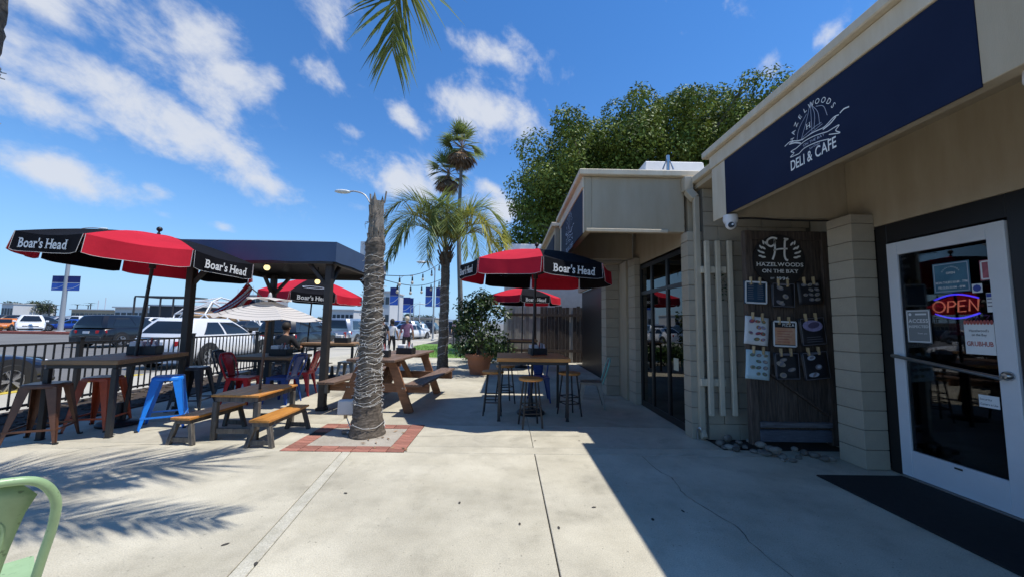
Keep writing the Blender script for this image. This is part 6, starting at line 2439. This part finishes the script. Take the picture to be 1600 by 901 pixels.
far_block('far white harbour hall behind the left umbrella pole', 178, 262, 481, 92, 14, WB, 1, 9)
far_block('far dark open-fronted terrace building with a flat roof', 232, 300, 478, 84, 8, DB, 1, 0)
far_block('far low pale block right of the striped flag', 382, 412, 462, 96, 10, GB, 3, 4)
far_block('far white boxy building left of the walkers', 592, 608, 456, 110, 14, WB, 2, 2)
far_block('far low pale shed at the left picture edge', 0, 18, 474, 170, 16, WB, 1, 4)
far_block('far row of low white sheds behind the black SUV', 110, 178, 484, 130, 12, TB, 1, 10)
far_block('far low white hall behind the parked cars right of the striped parasol', 505, 552, 484, 130, 14, WB, 1, 7)
far_block('far low tan hall left of the lit palm', 610, 680, 496, 190, 16, TB, 1, 9)
# terrace frame on posts
fr_ = thing('roof_terrace', 'far open terrace frame with dark flat canopy above the harbour hall', 'pergola', (at_y(250, 470, 83).x, 83, ROAD_Z))
hwp = (at_y(300, 470, 83).x - at_y(219, 470, 83).x) / 2
zt_ = at_y(250, 461, 83).z
MB().box(-hwp, hwp, 0, 6, zt_ - .3, zt_).build('canopy', DB, fr_)
for k in range(5):
    x = -hwp + k * hwp / 2
    MB().box(x - .12, x + .12, 0, .24, 0, zt_ - .3).build('post', DB, fr_)
# geodesic dome
c = at_y(342, 500, 60)
dm = thing('geodesic_dome', 'white geodesic dome frame across the street', 'dome', (c.x, 60, ROAD_Z))
rdm = 58 * 60 / 600 * 1.0
bmx = bmesh.new()
bmesh.ops.create_icosphere(bmx, subdivisions=2, radius=1)
DOMW = mat('dome_white', (.75, .75, .75), .5)
for e in bmx.edges:
    a, b_ = e.verts[0].co, e.verts[1].co
    if a.z > -.05 and b_.z > -.05:
        A, B = [Vector((v.x * rdm, v.y * rdm, max(0, v.z) * rdm * .84)) for v in (a, b_)]
        MB().tube([A, B], .10, 5).build('strut', DOMW, dm)
bmx.free()
MB().lathe([(rdm * .75, 0), (rdm * .75, 2.0), (rdm * .5, 2.6), (.01, 2.8)], 16).build('tent', mat('dome_tent', (.30, .19, .10), .9), dm)
# masts, far trees and palms on the skyline
MST = mat('mast_white', (.6, .6, .62), .5)
for k, px in enumerate((150, 161, 640, 655, 612, 575, 392, 368, 630)):
    Y = 150 + 10 * k
    p, t_ = at_y(px, 505, Y), at_y(px, (468, 464, 465, 470, 476, 470, 446, 450, 470)[k], Y)
    o = thing('sailing_boat', 'far moored boat with bare mast, %s' % ('left of the left umbrella pole', 'behind the black SUV', 'above the purple shirt', 'right of the purple shirt', 'above the woman in white', 'behind the wrapped palm', 'right of the flag', 'behind the flag', 'between the walkers')[k], 'boat', (p.x, Y, ROAD_Z))
    MB().tube([(0, 0, 1), (0, 0, t_.z)], .14, 5).build('mast', MST, o)
    MB().bar((0, -.5, 2.3), (3.4, -.5, 2.3), .12, .12).build('boom', MST, o)
    rows_ = []
    for t in range(9):
        x = -5 + 10 * t / 8
        w = 1.5 * math.sin(math.pi * min(1, (t + .8) / 8.2)) ** .6 if t < 8 else .05
        rows_.append([(x, -w, 1.3 + .02 * t), (x, -w * .7, .3), (x, 0, .02), (x, w * .7, .3), (x, w, 1.3 + .02 * t), (x, 0, 1.35 + .02 * t), (x, -w, 1.3 + .02 * t)])
    MB().grid(rows_).build('hull', MST, o)
FARG = mat('far_foliage', (.045, .06, .03), .9, var=.4, vscale=.4)
rt = random.Random(8)
for k in range(15):
    px = (20, 32, 44, 54, 62, 606, 622, 636, 650, 664, 672, 500, 516, 530, 545)[k]
    Y = 180 if px < 100 else 260
    p = at_y(px, 500, Y)
    h = (at_y(px, (473 if px < 100 else 492) + rt.uniform(-3, 3), Y).z) + .5
    o = thing('far_tree', 'far round dark tree on the skyline %s' % ('at the left picture edge' if px < 100 else 'between the walkers and the lit palm' if px > 600 else 'below the back umbrella'), 'tree', (p.x, Y, ROAD_Z), 0,
              'far trees at the left edge' if px < 100 else 'far trees by the walkers' if px > 600 else 'far trees below the back umbrella')
    bl_ = [(rt.uniform(-3, 3), rt.uniform(-2, 2), h * rt.uniform(.45, .85), h * rt.uniform(.18, .28)) for _ in range(9)]
    V, Fc = leaf_cloud(bl_, 26, .9, rng, .9, .6)
    leaf_object('crown', V, Fc, FARG, o)
    MB().tube([(0, 0, 0), (0, 0, h * .6)], [.4, .25], 6).build('trunk', mat('ficus_bark', (.12, .10, .08), .95, var=.2), o)
for k, (px, py) in enumerate(((78, 475), (88, 477), (121, 476), (138, 477), (142, 474))):
    Y = 150
    c = at_y(px, py, Y)
    o = thing('far_palm', 'far tiny palm on the skyline left of the umbrella pole', 'tree', (c.x, Y, ROAD_Z), 0, 'tiny palms on the skyline')
    MB().tube([(0, 0, 0), (0, 0, c.z)], [.25, .15], 5).build('trunk', mat('ficus_bark', (.12, .10, .08), .95, var=.2), o)
    mb = MB()
    for q in range(14):
        a = q * 2.4
        leaflet(mb, Vector((0, 0, c.z)), Vector((math.cos(a), math.sin(a), .6)), 2.2, .25, 1.0)
    mb.build('crown', FARG, o)
# hills beyond the bay
HILL = mat('far_hill', (.16, .19, .22), .95, var=.1, vscale=.01)
rows_ = []
for i in range(61):
    x = -1500 + 50 * i
    hgt = 6 + 5 * math.sin(i * .31) + 4 * math.sin(i * .83 + 1) + 2 * math.sin(i * 1.9)
    rows_.append([(x, 1300, ROAD_Z), (x, 1400, max(3, hgt) + 6), (x, 1700, ROAD_Z)])
tag(MB().grid(rows_).build('hills', HILL), 'low hazy land on the horizon', None, kind='structure')
